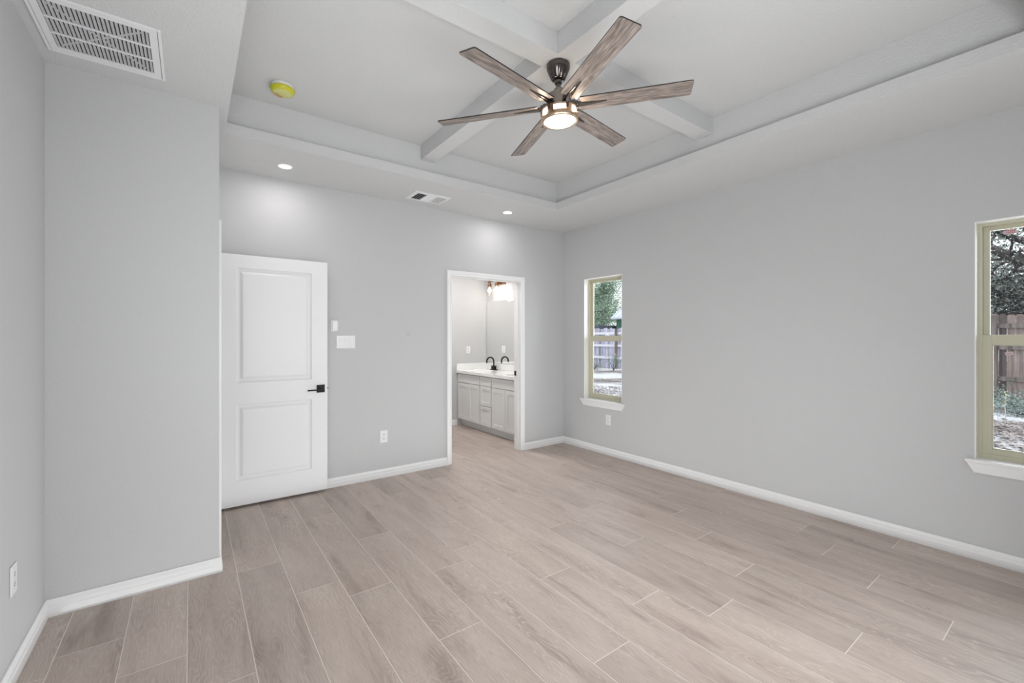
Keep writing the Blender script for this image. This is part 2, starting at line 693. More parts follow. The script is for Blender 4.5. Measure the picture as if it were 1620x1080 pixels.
def build_floor():
    mb = MB()
    bm = mb.bm
    uvl = bm.loops.layers.uv.new('plank')
    col = bm.loops.layers.float_color.new('tone')
    x_lo, x_hi, y_lo, y_hi = -1.35, XR + T, YN - T, BY1 + T
    rnd = random.Random(21)
    k0 = int(math.floor((x_lo - PX0) / PW)) - 1
    for k in range(k0, 25):
        xa, xb = PX0 + PW * k, PX0 + PW * (k + 1)
        a, b = max(xa, x_lo), min(xb, x_hi)
        if b - a < 0.005:
            continue
        j = JOINT.get(k + 1, 1.0 + 0.37 * k)
        y = j - PL * math.ceil((j - y_lo) / PL)
        while y < y_hi:
            ya, yb = max(y, y_lo), min(y + PL, y_hi)
            ru, rv = rnd.uniform(0, 60), rnd.uniform(0, 60)
            t = rnd.uniform(0.91, 1.06)
            w = rnd.uniform(-0.005, 0.005)
            if yb - ya > 0.01:
                g = GR
                lo = (a + g, ya + g)
                hi = (b - g, yb - g)
                e = 0.0009
                top = [(lo[0] + e, lo[1] + e), (hi[0] - e, lo[1] + e), (hi[0] - e, hi[1] - e), (lo[0] + e, hi[1] - e)]
                bot = [(lo[0], lo[1]), (hi[0], lo[1]), (hi[0], hi[1]), (lo[0], hi[1])]
                tv = [bm.verts.new((p[0], p[1], 0.0)) for p in top]
                bv = [bm.verts.new((p[0], p[1], -0.0016)) for p in bot]
                fs = [bm.faces.new(tv)]
                for i in range(4):
                    fs.append(bm.faces.new((bv[i], bv[(i + 1) % 4], tv[(i + 1) % 4], tv[i])))
                for f in fs:
                    for lp in f.loops:
                        lp[uvl].uv = (lp.vert.co.y - ya + ru, lp.vert.co.x - xa + rv)
                        lp[col] = (t * (1 + w), t, t * (1 - w), 1)
            y += PL
    # grout bed and slab
    mb.mi = 1
    mb.box((x_lo, y_lo, -0.05), (x_hi, y_hi, -0.0012))
    o = obj('floor', mb, [M['plank'], M['grout']])
    struct(o, 'greige wood-look plank tile floor with pale grout lines', 'floor')


build_floor()

# ------------------------------------------------------------------ walls
ZT = 3.12
o = obj('wall_right', wall_mesh('X', XR, XR + T, YN - T, BY1 + T, 0, ZT,
                                [(w[0], w[1], WZ0, WZ1) for w in WIN]), M['wall'])
struct(o, 'long grey right wall with two narrow windows', 'wall')
o = obj('wall_back', wall_mesh('Y', YB, YB + T, -1.2, XR, 0, ZT, [(DO[0] - 0.018, DO[1] + 0.018, 0, DO[2] + 0.018)]),
        M['wall'])
struct(o, 'grey back wall around the bathroom doorway', 'wall')
o = obj('wall_left', wall_mesh('X', XL - T, XL, YN - T, YF, 0, ZT), M['wall'])
struct(o, 'grey left wall with an outlet near the floor', 'wall')
o = obj('wall_near', wall_mesh('Y', YN - T, YN, XL, XR, 0, ZT), M['wall'])
struct(o, 'grey wall behind the camera', 'wall')
o = obj('wall_front', wall_mesh('Y', YF, YF + T, -1.2, XE, 0, ZT), M['wall'])
struct(o, 'short grey wall projecting at left, in front of the open door', 'wall')
HD = (3.275, 4.095, 2.055)     # hall door opening in the return wall
o = obj('wall_return', wall_mesh('X', XE - T, XE, YF + T, YB, 0, ZT, [(HD[0], HD[1], 0, HD[2])]), M['wall'])
struct(o, 'return wall holding the open white door', 'wall')
o = obj('wall_hall', wall_mesh('X', -1.2 - T, -1.2, YF, YB + T, 0, ZT), M['wall'])
struct(o, 'grey hallway end wall beyond the open door', 'wall')
o = obj('wall_bath_back', wall_mesh('Y', BY1, BY1 + T, BX0 - T, XR, 0, ZT), M['wall'])
struct(o, 'far bathroom wall beside the vanity', 'wall')
o = obj('wall_bath_left', wall_mesh('X', BX0 - T, BX0, YB + T, BY1, 0, ZT), M['wall'])
struct(o, 'left bathroom wall', 'wall')


# ------------------------------------------------------------------ ceiling
def build_ceiling():
    mb = MB()
    x0, x1, y0, y1 = -1.2, XR, YN, BY1

    def ring(a, za, b, zb):
        # a,b = (x0,x1,y0,y1)
        A = [(a[0], a[2], za), (a[1], a[2], za), (a[1], a[3], za), (a[0], a[3], za)]
        B = [(b[0], b[2], zb), (b[1], b[2], zb), (b[1], b[3], zb), (b[0], b[3], zb)]
        for i in range(4):
            j = (i + 1) % 4
            mb.face([A[i], A[j], B[j], B[i]])
    lip = (LX0, LX1, LY0, LY1)
    up = (LX0 - SB, LX1 + SB, LY0 - SB, LY1 + SB)
    outer = (x0, x1, y0, YB + T)
    ring(outer, H, lip, H)
    ring(lip, H, lip, H + LIP)
    ring(lip, H + LIP, up, H + LIP)
    ring(up, H + LIP, up, HT)
    mb.face([(up[0], up[2], HT), (up[1], up[2], HT), (up[1], up[3], HT), (up[0], up[3], HT)])
    mb.face([(x0, YB + T, H), (x1, YB + T, H), (x1, y1, H), (x0, y1, H)])
    bmesh.ops.remove_doubles(mb.bm, verts=mb.bm.verts, dist=1e-5)
    o = obj('ceiling', mb, M['ceiling'])
    struct(o, 'grey tray ceiling with stepped border', 'ceiling')
    # roof slab above keeps daylight out
    mb = MB()
    mb.box((-1.4, YN - 0.2, ZT), (XR + 0.2, BY1 + 0.2, ZT + 0.12))
    o = obj('ceiling_deck', mb, M['block'])
    struct(o, 'roof deck above the ceiling', 'ceiling')


build_ceiling()
BAX0, BAX1 = 1.614, 1.744      # beam running front to back
BBY0, BBY1 = 1.774, 1.908      # beam running left to right
ZB = 2.926
mb = MB()
mb.box((BAX0, LY0 - SB, ZB), (BAX1, BBY0, HT), 0.002)
mb.box((BAX0, BBY1, ZB), (BAX1, LY1 + SB, HT), 0.002)
mb.box((LX0 - SB, BBY0, ZB), (LX1 + SB, BBY1, HT), 0.002)
o = obj('trim_1', mb, M['ceiling'])
struct(o, 'crossed grey beams dividing the tray ceiling into four coffers', 'ceiling beam')

# ------------------------------------------------------------------ baseboards
baseboard('baseboard_right', [(XR, YN + 0.02), (XR, YB - 0.0005), (DO[1] + 0.0575, YB - 0.0005)],
          'white profiled baseboard along the right wall and around its far corner')
baseboard('baseboard_back', [(DO[0] - 0.0575, YB - 0.0005), (XE + 0.02, YB - 0.0005)],
          'white baseboard along the back wall between open door and bathroom doorway')
baseboard('baseboard_left', [(XE + 0.0005, HD[0] - 0.062), (XE + 0.0005, YF - 0.0005), (XL + 0.0005, YF - 0.0005),
                             (XL + 0.0005, YN + 0.0005), (XR - 0.02, YN + 0.0005)],
          'white baseboard along the left wall and the short projecting wall')
baseboard('baseboard_bath', [(3.38, BY1 - 0.0005), (BX0 + 0.0005, BY1 - 0.0005), (BX0 + 0.0005, YB + T + 0.0005),
                             (DO[0] - 0.06, YB + T + 0.0005)],
          'white baseboard at the foot of the far bathroom wall')


# ------------------------------------------------------------------ door 1: open white two-panel leaf
def panel_rows(mb, x0, x1, z0, z1, yf, sgn, prof):
    """nested rectangles forming the moulded panel, prof = (inset, depth)"""
    rows = []
    for ins, dep in prof:
        y = yf + sgn * dep
        rows.append([(x0 + ins, y, z0 + ins), (x1 - ins, y, z0 + ins), (x1 - ins, y, z1 - ins), (x0 + ins, y, z1 - ins)])
    vr = [[mb.bm.verts.new(p) for p in r] for r in rows]
    for a, b in zip(vr[:-1], vr[1:]):
        mb.quad_strip(a, b, True)
    mb.bm.faces.new(vr[-1])


def build_door():
    dx0, dx1, dz0, dz1 = 0.176, 0.992, 0.022, 2.050
    y0, y1 = 4.146, 4.181
    root = thing('door_1', 'white two-panel interior door standing open against the back wall', 'door',
                 (dx0, y1, 0), kind='structure')
    prof = [(0.0, 0.0), (0.004, 0.007), (0.012, 0.0115), (0.026, 0.0115), (0.033, 0.009), (0.044, 0.002), (0.052, 0.0004)]
    px0, px1 = 0.296, 0.860
    panels = [(0.222, 0.838), (1.012, 1.944)]
    mb = MB()
    for yf, sgn in ((y0, 1), (y1, -1)):
        zs = [dz0, panels[0][0], panels[0][1], panels[1][0], panels[1][1], dz1]
        xs = [dx0, px0, px1, dx1]
        for i in range(3):
            for j in range(5):
                if i == 1 and j in (1, 3):
                    continue
                mb.face([(xs[i], yf, zs[j]), (xs[i + 1], yf, zs[j]), (xs[i + 1], yf, zs[j + 1]), (xs[i], yf, zs[j + 1])])
        for z0, z1 in panels:
            panel_rows(mb, px0, px1, z0, z1, yf, sgn, prof)
    mb.face([(dx0, y0, dz0), (dx0, y1, dz0), (dx0, y1, dz1), (dx0, y0, dz1)])
    mb.face([(dx1, y0, dz0), (dx1, y1, dz0), (dx1, y1, dz1), (dx1, y0, dz1)])
    mb.face([(dx0, y0, dz0), (dx1, y0, dz0), (dx1, y1, dz0), (dx0, y1, dz0)])
    mb.face([(dx0, y0, dz1), (dx1, y0, dz1), (dx1, y1, dz1), (dx0, y1, dz1)])
    bmesh.ops.remove_doubles(mb.bm, verts=mb.bm.verts, dist=1e-5)
    obj('door_leaf', mb, M['door'], root)
    # lever handle with square rose
    hx, hz = 0.934, 0.925
    mb = MB()
    mb.box((hx - 0.034, y0 - 0.008, hz - 0.034), (hx + 0.034, y0 - 0.0002, hz + 0.034), 0.002)
    hd = obj('door_handle', mb, M['black'], root)
    hd['label'] = 'matte black square rose and lever'
    mb = MB()
    mb.lathe([(0.011, -0.052), (0.011, -0.008)], (hx - 0.006, y0, hz - 0.006), 16, 'Y')
    mb.box((hx - 0.116, y0 - 0.056, hz - 0.012), (hx + 0.006, y0 - 0.044, hz + 0.000), 0.003)
    lv = obj('lever', mb, M['black'], hd)
    mb = MB()
    mb.box((dx1 - 0.001, y0 + 0.006, hz - 0.028), (dx1 + 0.0012, y1 - 0.006, hz + 0.028), 0.0)
    mb.box((dx1, y0 + 0.012, hz - 0.008), (dx1 + 0.009, y1 - 0.012, hz + 0.008), 0.001)
    obj('latch', mb, M['black'], root)
    for hz_ in (0.25, 1.05, 1.85):
        mb = MB()
        mb.lathe([(0.0065, -0.045), (0.0065, 0.045)], (dx0 - 0.0072, y1 + 0.004, hz_), 12)
        obj('hinge', mb, M['black'], root)
    # frame of the hall doorway
    fr = MB()
    j = 0.018
    fr.box((XE - T, HD[0], 0.001), (XE, HD[0] + j, HD[2]))
    fr.box((XE - T, HD[1] - j, 0.001), (XE, HD[1], HD[2]))
    fr.box((XE - T, HD[0] + j, HD[2] - j), (XE, HD[1] - j, HD[2]))
    obj('door_jamb', fr, M['trim'], root)
    cs = casing_mesh(lambda u, z, v: (XE + v, u, z), HD[0] + 0.008, HD[1] - 0.008, HD[2] - 0.008)
    obj('door_casing', cs, M['trim'], root)


build_door()


# ------------------------------------------------------------------ door 2: cased opening to the bathroom
def build_bath_opening():
    root = thing('door_2', 'white cased doorway leading into the bathroom', 'doorway', ((DO[0] + DO[1]) / 2, YB, 0),
                 kind='structure')
    obj('door_casing', casing_mesh(lambda u, z, v: (u, YB - v, z), DO[0], DO[1], DO[2]), M['trim'], root)
    obj('door_casing', casing_mesh(lambda u, z, v: (u, YB + T + v, z), DO[0], DO[1], DO[2]), M['trim'], root)
    mb = MB()
    j = 0.018
    mb.box((DO[0] - j, YB, 0.001), (DO[0], YB + T, DO[2] + j))
    mb.box((DO[1], YB, 0.001), (DO[1] + j, YB + T, DO[2] + j))
    mb.box((DO[0], YB, DO[2]), (DO[1], YB + T, DO[2] + j))
    # door stop
    mb.box((DO[0], YB + 0.035, 0.001), (DO[0] + 0.010, YB + 0.070, DO[2]))
    mb.box((DO[1] - 0.010, YB + 0.035, 0.001), (DO[1], YB + 0.070, DO[2]))
    mb.box((DO[0] + 0.010, YB + 0.035, DO[2] - 0.010), (DO[1] - 0.010, YB + 0.070, DO[2]))
    obj('door_jamb', mb, M['trim'], root)
    mb = MB()
    mb.box((DO[1] - 0.0015, YB + 0.076, 0.905), (DO[1] + 0.0002, YB + 0.113, 0.965), 0.0)
    mb.box((DO[1] - 0.0035, YB + 0.108, 0.912), (DO[1] + 0.0002, YB + 0.120, 0.958), 0.0)
    sp = obj('strike_plate', mb, M['black'], root)
    sp['label'] = 'small black strike plate'


build_bath_opening()


# ------------------------------------------------------------------ windows
def ring_mesh(mb, x0, x1, ya, yb, za, zb, w, wb=None, wt=None, bev=0.0015):
    """rectangular frame of bars in the plane x"""
    wb = w if wb is None else wb
    wt = w if wt is None else wt
    mb.box((x0, ya, za), (x1, ya + w, zb), bev)
    mb.box((x0, yb - w, za), (x1, yb, zb), bev)
    mb.box((x0, ya + w, za), (x1, yb - w, za + wb), bev)
    mb.box((x0, ya + w, zb - wt), (x1, yb - w, zb), bev)


def build_window(name, yr, label, stickers):
    ya, yb = yr
    za, zb = WZ0, WZ1
    root = thing(name, label, 'window', (XR, (ya + yb) / 2, za), kind='structure')
    # white drywall liner returns
    mb = MB()
    t = 0.004
    fx = XR + 0.072
    mb.box((XR - 0.001, yb - t, za), (fx, yb, zb))
    mb.box((XR - 0.001, ya, za), (fx, ya + t, zb))
    mb.box((XR - 0.001, ya + t, zb - t), (fx, yb - t, zb))
    obj('liner', mb, M['liner'], root)
    # outer vinyl frame
    mb = MB()
    ring_mesh(mb, fx, XR + T + 0.02, ya, yb, za, zb, 0.024, 0.030, 0.022)
    obj('window_frame', mb, M['vinyl'], root)
    zm = 1.368
    # upper sash, set outward
    mb = MB()
    ux0, ux1 = fx + 0.034, fx + 0.054
    ring_mesh(mb, ux0, ux1, ya + 0.024, yb - 0.024, zm - 0.02, zb - 0.022, 0.030, 0.036, 0.028)
    us = obj('upper_sash', mb, M['vinyl'], root)
    mb = MB()
    mb.box((ux0 + 0.008, ya + 0.05, zm + 0.012), (ux0 + 0.012, yb - 0.05, zb - 0.046))
    obj('pane', mb, M['glass'], us)
    # lower sash, inward
    mb = MB()
    lx0, lx1 = fx + 0.004, fx + 0.026
    ring_mesh(mb, lx0, lx1, ya + 0.019, yb - 0.019, za + 0.028, zm + 0.030, 0.046, 0.034, 0.060)
    ring_mesh(mb, lx0 + 0.006, lx1 - 0.004, ya + 0.060, yb - 0.060, za + 0.058, zm - 0.026, 0.010)
    ls = obj('lower_sash', mb, M['vinyl'], root)
    mb = MB()
    mb.box((lx0 + 0.010, ya + 0.062, za + 0.06), (lx0 + 0.014, yb - 0.062, zm - 0.028))
    obj('pane', mb, M['glass'], ls)
    mb = MB()
    ym = (ya + yb) / 2
    mb.box((lx0 + 0.002, ym - 0.028, zm + 0.030), (lx1, ym + 0.028, zm + 0.038), 0.002)
    mb.box((lx0 - 0.002, ym - 0.008, zm + 0.036), (lx1 + 0.004, ym + 0.014, zm + 0.046), 0.003)
    obj('sash_lock', mb, M['liner'], ls)
    # stool and apron
    mb = MB()
    e = 0.040
    mb.box((XR, ya + 0.0005, za - 0.004), (fx, yb - 0.0005, za + 0.0006))
    mb.box((XR - 0.040, ya - e, za - 0.018), (XR + 0.002, yb + e, za + 0.0006), 0.006, 3)
    # apron: sloping board with mitred returns
    z0, z1 = za - 0.082, za - 0.0185
    rows = []
    for dep, z, ex in ((0.0005, z1, e - 0.003), (0.034, z1, e - 0.008), (0.030, z1 - 0.010, e - 0.012), (0.018, z0 + 0.012, 0.008),
                       (0.014, z0, 0.002), (0.0005, z0, 0.002)):
        rows.append([(XR - dep, ya - ex, z), (XR - dep, yb + ex, z)])
    vr = [[mb.bm.verts.new(p) for p in r] for r in rows]
    for a, b in zip(vr[:-1], vr[1:]):
        mb.quad_strip(a, b)
    mb.quad_strip(vr[-1], vr[0])
    mb.bm.faces.new([r[0] for r in vr])
    mb.bm.faces.new([r[1] for r in vr])
    sl = obj('window_sill', mb, M['trim'], root)
    for (sash, x, y, z, sy, sz, rot, dia) in stickers:
        parent = us if sash == 'u' else ls
        xx = (ux0 + 0.0075) if sash == 'u' else (lx0 + 0.0095)
        mb = MB()
        R = Matrix.Rotation(rot, 4, 'X')

        def Q(a, b, dx=0.0):
            v = R @ Vector((0, a, b))
            return (xx - dx, y + v.y, z + v.z)
        if dia:
            poly = [Q(-sy, -sz * 0.35), Q(-sy, sz * 0.1), Q(-sy * 0.1, sz), Q(sy, sz * 0.2), Q(sy, -sz * 0.4), Q(0, -sz * 0.75)]
        else:
            poly = [Q(-sy, -sz), Q(sy, -sz), Q(sy, sz), Q(-sy, sz)]
        mb.prism(poly, (0.0004, 0, 0))
        mb.mi = 1
        for k in range(2):
            zz = -sz * 0.25 + k * sz * 0.45
            for i in range(5):
                a = -sy * 0.62 + i * sy * 0.27
                mb.prism([Q(a, zz, .0003), Q(a + sy * 0.17, zz, .0003), Q(a + sy * 0.17, zz + sz * 0.28, .0003), Q(a, zz + sz * 0.28, .0003)],
                         (0.0003, 0, 0))
        st = obj('sticker', mb, [M['sticker'], M['stickerred']], parent)
        st['label'] = 'small pink sticker with red print'


build_window('window_1', WIN[0], 'narrow tan-framed window in the right wall close to the back corner', [])
build_window('window_2', WIN[1], 'tan-framed window cut off by the right edge of the photo, stickers on its glass',
             [('u', 0, 0.350, 2.030, 0.030, 0.022, 0.12, True), ('l', 0, 0.352, 1.283, 0.017, 0.010, -0.25, False)])


# ------------------------------------------------------------------ ceiling fan
def build_fan():
    cx, cy = 1.679, 1.841
    root = thing('ceiling_fan', 'six-blade ceiling fan with grey driftwood blades and lit round lamp under the beams',
                 'ceiling fan', (cx, cy, ZB))
    ztop = ZB - 0.0005
    mb = MB()
    mb.lathe([(0.060, ztop), (0.066, ztop - 0.004), (0.066, ztop - 0.026), (0.0625, ztop - 0.034), (0.041, ztop - 0.083),
              (0.033, ztop - 0.089), (0.020, ztop - 0.091)], (cx, cy, 0), 48)
    obj('canopy', mb, M['gunmetal'], root, True)
    # tilted hanging assembly; everything below the ball joint
    piv = Vector((cx, cy, ztop - 0.095))
    n = Vector((-0.0452, 0.0101, 1)).normalized()
    q = Vector((0, 0, 1)).rotation_difference(n)
    TM = Matrix.Translation(piv) @ q.to_matrix().to_4x4()
    zc = 2.692 - piv.z            # blade plane in the tilted frame

    def tilted(mb):
        mb.bm.transform(TM)
        return mb
    mb = MB()
    mb.lathe([(0.0145, 0.0), (0.0145, zc + 0.085)], (0, 0, 0), 24)
    mb.lathe([(0.022, 0.012), (0.024, 0.0), (0.020, -0.014)], (0, 0, 0), 24)
    obj('downrod', tilted(mb), M['gunmetal'], root, True)
    mb = MB()
    mb.lathe([(0.020, zc + 0.100), (0.026, zc + 0.096), (0.028, zc + 0.072), (0.058, zc + 0.066), (0.068, zc + 0.060), (0.069, zc + 0.0),
              (0.072, zc - 0.010), (0.080, zc - 0.014), (0.080, zc - 0.020)], (0, 0, 0), 48)
    mb.bm.normal_update()
    obj('motor_housing', tilted(mb), M['gunmetal2'], root, True)
    # lamp drum with windows
    R0 = 0.103
    za, zb = zc - 0.022, zc - 0.088
    mb = MB()
    nseg, nwin = 72, 6
    ph0 = 0.50
    zs = [za, za - 0.012, zb + 0.026, zb + 0.006, zb]
    rs = [R0 - 0.004, R0, R0, R0 + 0.001, R0 - 0.004]
    mb.lathe([(0.075, za + 0.004), (0.094, za + 0.003), (rs[0], za), (rs[1], za - 0.003)], (0, 0, 0), nseg, cap=False)
    rows = [[(r * math.cos(ph0 + 2 * PI * i / nseg), r * math.sin(ph0 + 2 * PI * i / nseg), z) for i in range(nseg)]
            for r, z in ((R0, za - 0.003), (R0, zs[1]), (R0, zs[2]), (R0 + 0.002, zs[2] - 0.003), (R0 + 0.002, zs[3]), (R0 - 0.002, zb),
                         (R0 - 0.012, zb - 0.001), (R0 - 0.016, zb + 0.004))]
    vr = [[mb.bm.verts.new(p) for p in r] for r in rows]
    for ri in range(len(vr) - 1):
        for i in range(nseg):
            if ri == 1 and (i % 12) < 8:
                continue
            jn = (i + 1) % nseg
            mb.bm.faces.new((vr[ri][i], vr[ri][jn], vr[ri + 1][jn], vr[ri + 1][i]))
    lk = obj('light_kit', tilted(mb), M['bronze'], root, True)
    mb = MB()
    mb.lathe([(R0 - 0.007, za - 0.004), (R0 - 0.007, zb + 0.012)], (0, 0, 0), 72, cap=False)
    g = obj('side_glass', tilted(mb), M['lampside'], lk, True)
    g['label'] = 'lit frosted side panels'
    mb = MB()
    mb.lathe([(R0 - 0.015, zb + 0.004), (R0 - 0.020, zb - 0.002), (0.050, zb - 0.006), (0.004, zb - 0.007)], (0, 0, 0), 56)
    g = obj('diffuser', tilted(mb), M['lamp'], lk, True)
    g['label'] = 'round lit warm white diffuser'
    # blades
    ph, R, hw, pit = 9.637, 0.7123, 0.0545, -0.2049
    for k in range(6):
        a = ph + k * PI / 3
        BM_ = TM @ Matrix.Translation((0, 0, zc)) @ Matrix.Rotation(a, 4, 'Z') @ Matrix.Rotation(pit, 4, 'X')
        # blade outline with slot for the arm, local x = radial
        w0 = hw
        pts = [(0.118, -w0 * 0.95), (R - 0.012, -w0)]
        for i in range(1, 5):
            t = i / 4 * PI / 2
            pts.append((R - 0.012 + 0.012 * math.sin(t), -w0 + 0.012 - 0.012 * math.cos(t)))
        for i in range(0, 5):
            t = i / 4 * PI / 2
            pts.append((R - 0.012 + 0.012 * math.cos(t), w0 - 0.012 + 0.012 * math.sin(t)))
        pts += [(0.118, w0 * 0.95), (0.122, 0.015), (0.265, 0.0025), (0.265, -0.0025), (0.122, -0.015)]
        mb = MB()
        th = 0.0032
        va = [mb.bm.verts.new((x, y, -th)) for x, y in pts]
        vb = [mb.bm.verts.new((x, y, th)) for x, y in pts]
        mb.bm.faces.new(va)
        mb.bm.faces.new(vb[::-1])
        nn = len(pts)
        for i in range(nn):
            f = mb.bm.faces.new((va[i], va[(i + 1) % nn], vb[(i + 1) % nn], vb[i]))
            f.material_index = 1
        bmesh.ops.recalc_face_normals(mb.bm, faces=mb.bm.faces)
        me = bpy.data.meshes.new('fan_blade')
        mb.bm.to_mesh(me)
        mb.bm.free()
        me.materials.append(M['blade'])
        me.materials.append(M['bladeedge'])
        bl = bpy.data.objects.new('fan_blade', me)
        C.objects.link(bl)
        bl.parent = root
        loc = WM[root.name].inverted() @ BM_
        bl.matrix_local = loc
        bl.location = loc.to_translation()
        bl.rotation_euler = loc.to_euler()
        WM[bl.name] = BM_
        # arm: tapered bar in the slot plus an upright bracket at the motor
        mb = MB()
        prof = [(0.070, 0.013), (0.125, 0.013), (0.262, 0.0022)]
        top = [(x, w, 0.007) for x, w in prof] + [(x, -w, 0.007) for x, w in prof[::-1]]
        mb.prism([(p[0], p[1], -0.011 if p[0] < 0.2 else -0.006) for p in top],
                 (0, 0, 0.016))
        mb.bm.transform(BM_)
        up = MB()
        up.box((0.062, -0.009, -0.012), (0.092, 0.009, 0.024), 0.003)
        up.box((0.086, -0.0105, -0.030), (0.107, 0.0105, 0.016), 0.003)
        up.box((0.098, -0.0065, -0.050), (0.1065, 0.0065, -0.028), 0.002)
        up.bm.transform(TM @ Matrix.Translation((0, 0, zc)) @ Matrix.Rotation(a, 4, 'Z'))
        me2 = bpy.data.meshes.new('tmp')
        up.bm.to_mesh(me2)
        up.bm.free()
        mb.bm.from_mesh(me2)
        bpy.data.meshes.remove(me2)
        obj('blade_arm', mb, M['gunmetal'], root)
    # the lamp's light
    p = TM @ Vector((0, 0, zb - 0.016))
    light('fan_lamp_light', 'AREA', p, 3, (1, 0.95, 0.89), rot=(0, 0, 0), shape='DISK', size=0.17, spread=2.2)
    for k in range(3):
        a = ph0 + 0.3 + k * 2 * PI / 3
        s = TM @ Vector(((R0 + 0.012) * math.cos(a), (R0 + 0.012) * math.sin(a), (za + zb) / 2 + 0.012))
        light('fan_side_light', 'POINT', s, 0.55, (1, 0.82, 0.62), shadow_soft_size=0.012)


build_fan()


# ------------------------------------------------------------------ recessed lights
def build_recessed(x, y, label):
    root = thing('recessed_light', label, 'ceiling light', (x, y, H), group='recessed lights in the soffit')
    mb = MB()
    mb.lathe([(0.058, -0.0002), (0.057, -0.003), (0.050, -0.0055), (0.045, -0.004), (0.043, -0.0002)], (x, y, H), 40, cap=False)
    obj('trim_ring', mb, M['plastic'], root, True)
    mb = MB()
    mb.lathe([(0.044, -0.0026), (0.030, -0.0030), (0.002, -0.0031)], (x, y, H), 40)
    obj('lens', mb, M['led'], root, True)
    return root


build_recessed(0.608, 3.878, 'lit recessed round ceiling light above the open white door')
build_recessed(2.792, 3.878, 'lit recessed round ceiling light above the bathroom doorway')
for x, y in ((0.608, 3.878), (2.792, 3.878)):
    light('recessed_lamp_light', 'AREA', (x, y, H - 0.010), 2.3, (1, 0.96, 0.955), rot=(0, 0, 0), shape='DISK', size=0.085)


# ------------------------------------------------------------------ smoke detector
def build_smoke():
    x, y = 0.492, 3.235
    root = thing('smoke_detector', 'round smoke detector with yellow dust cover on the tray ceiling', 'smoke detector', (x, y, HT))
    mb = MB()
    mb.lathe([(0.066, -0.0003), (0.068, -0.004), (0.068, -0.018), (0.064, -0.022), (0.030, -0.022)], (x, y, HT), 44)
    obj('base', mb, M['plastic'], root, True)
    mb = MB()
    mb.lathe([(0.0665, -0.0225), (0.074, -0.023), (0.075, -0.028), (0.071, -0.040), (0.063, -0.050), (0.058, -0.053)], (x, y, HT), 44,
             cap=False)
    mb.mi = 1
    mb.lathe([(0.058, -0.053), (0.045, -0.0555), (0.0001, -0.0565)], (x, y, HT), 44, cap=False)
    mb.mi = 2
    for k in range(7):
        a0 = -1.9 - 0.22 * k * 0.5 + 0.05
        r0, r1 = 0.024 + 0.005 * k, 0.0265 + 0.005 * k
        zz = HT - 0.0574 + 0.00025 * k
        for i in range(10):
            t0, t1 = 1.45 + i * 0.17, 1.45 + (i + 1) * 0.17
            mb.face([(x + r0 * math.cos(t0), y + r0 * math.sin(t0), zz), (x + r1 * math.cos(t0), y + r1 * math.sin(t0), zz),
                     (x + r1 * math.cos(t1), y + r1 * math.sin(t1), zz), (x + r0 * math.cos(t1), y + r0 * math.sin(t1), zz)])
    c = obj('dust_cover', mb, [M['yellow'], M['lightgrn'], M['orange']], root, True)
    c['label'] = 'yellow dust cover with orange print'


build_smoke()


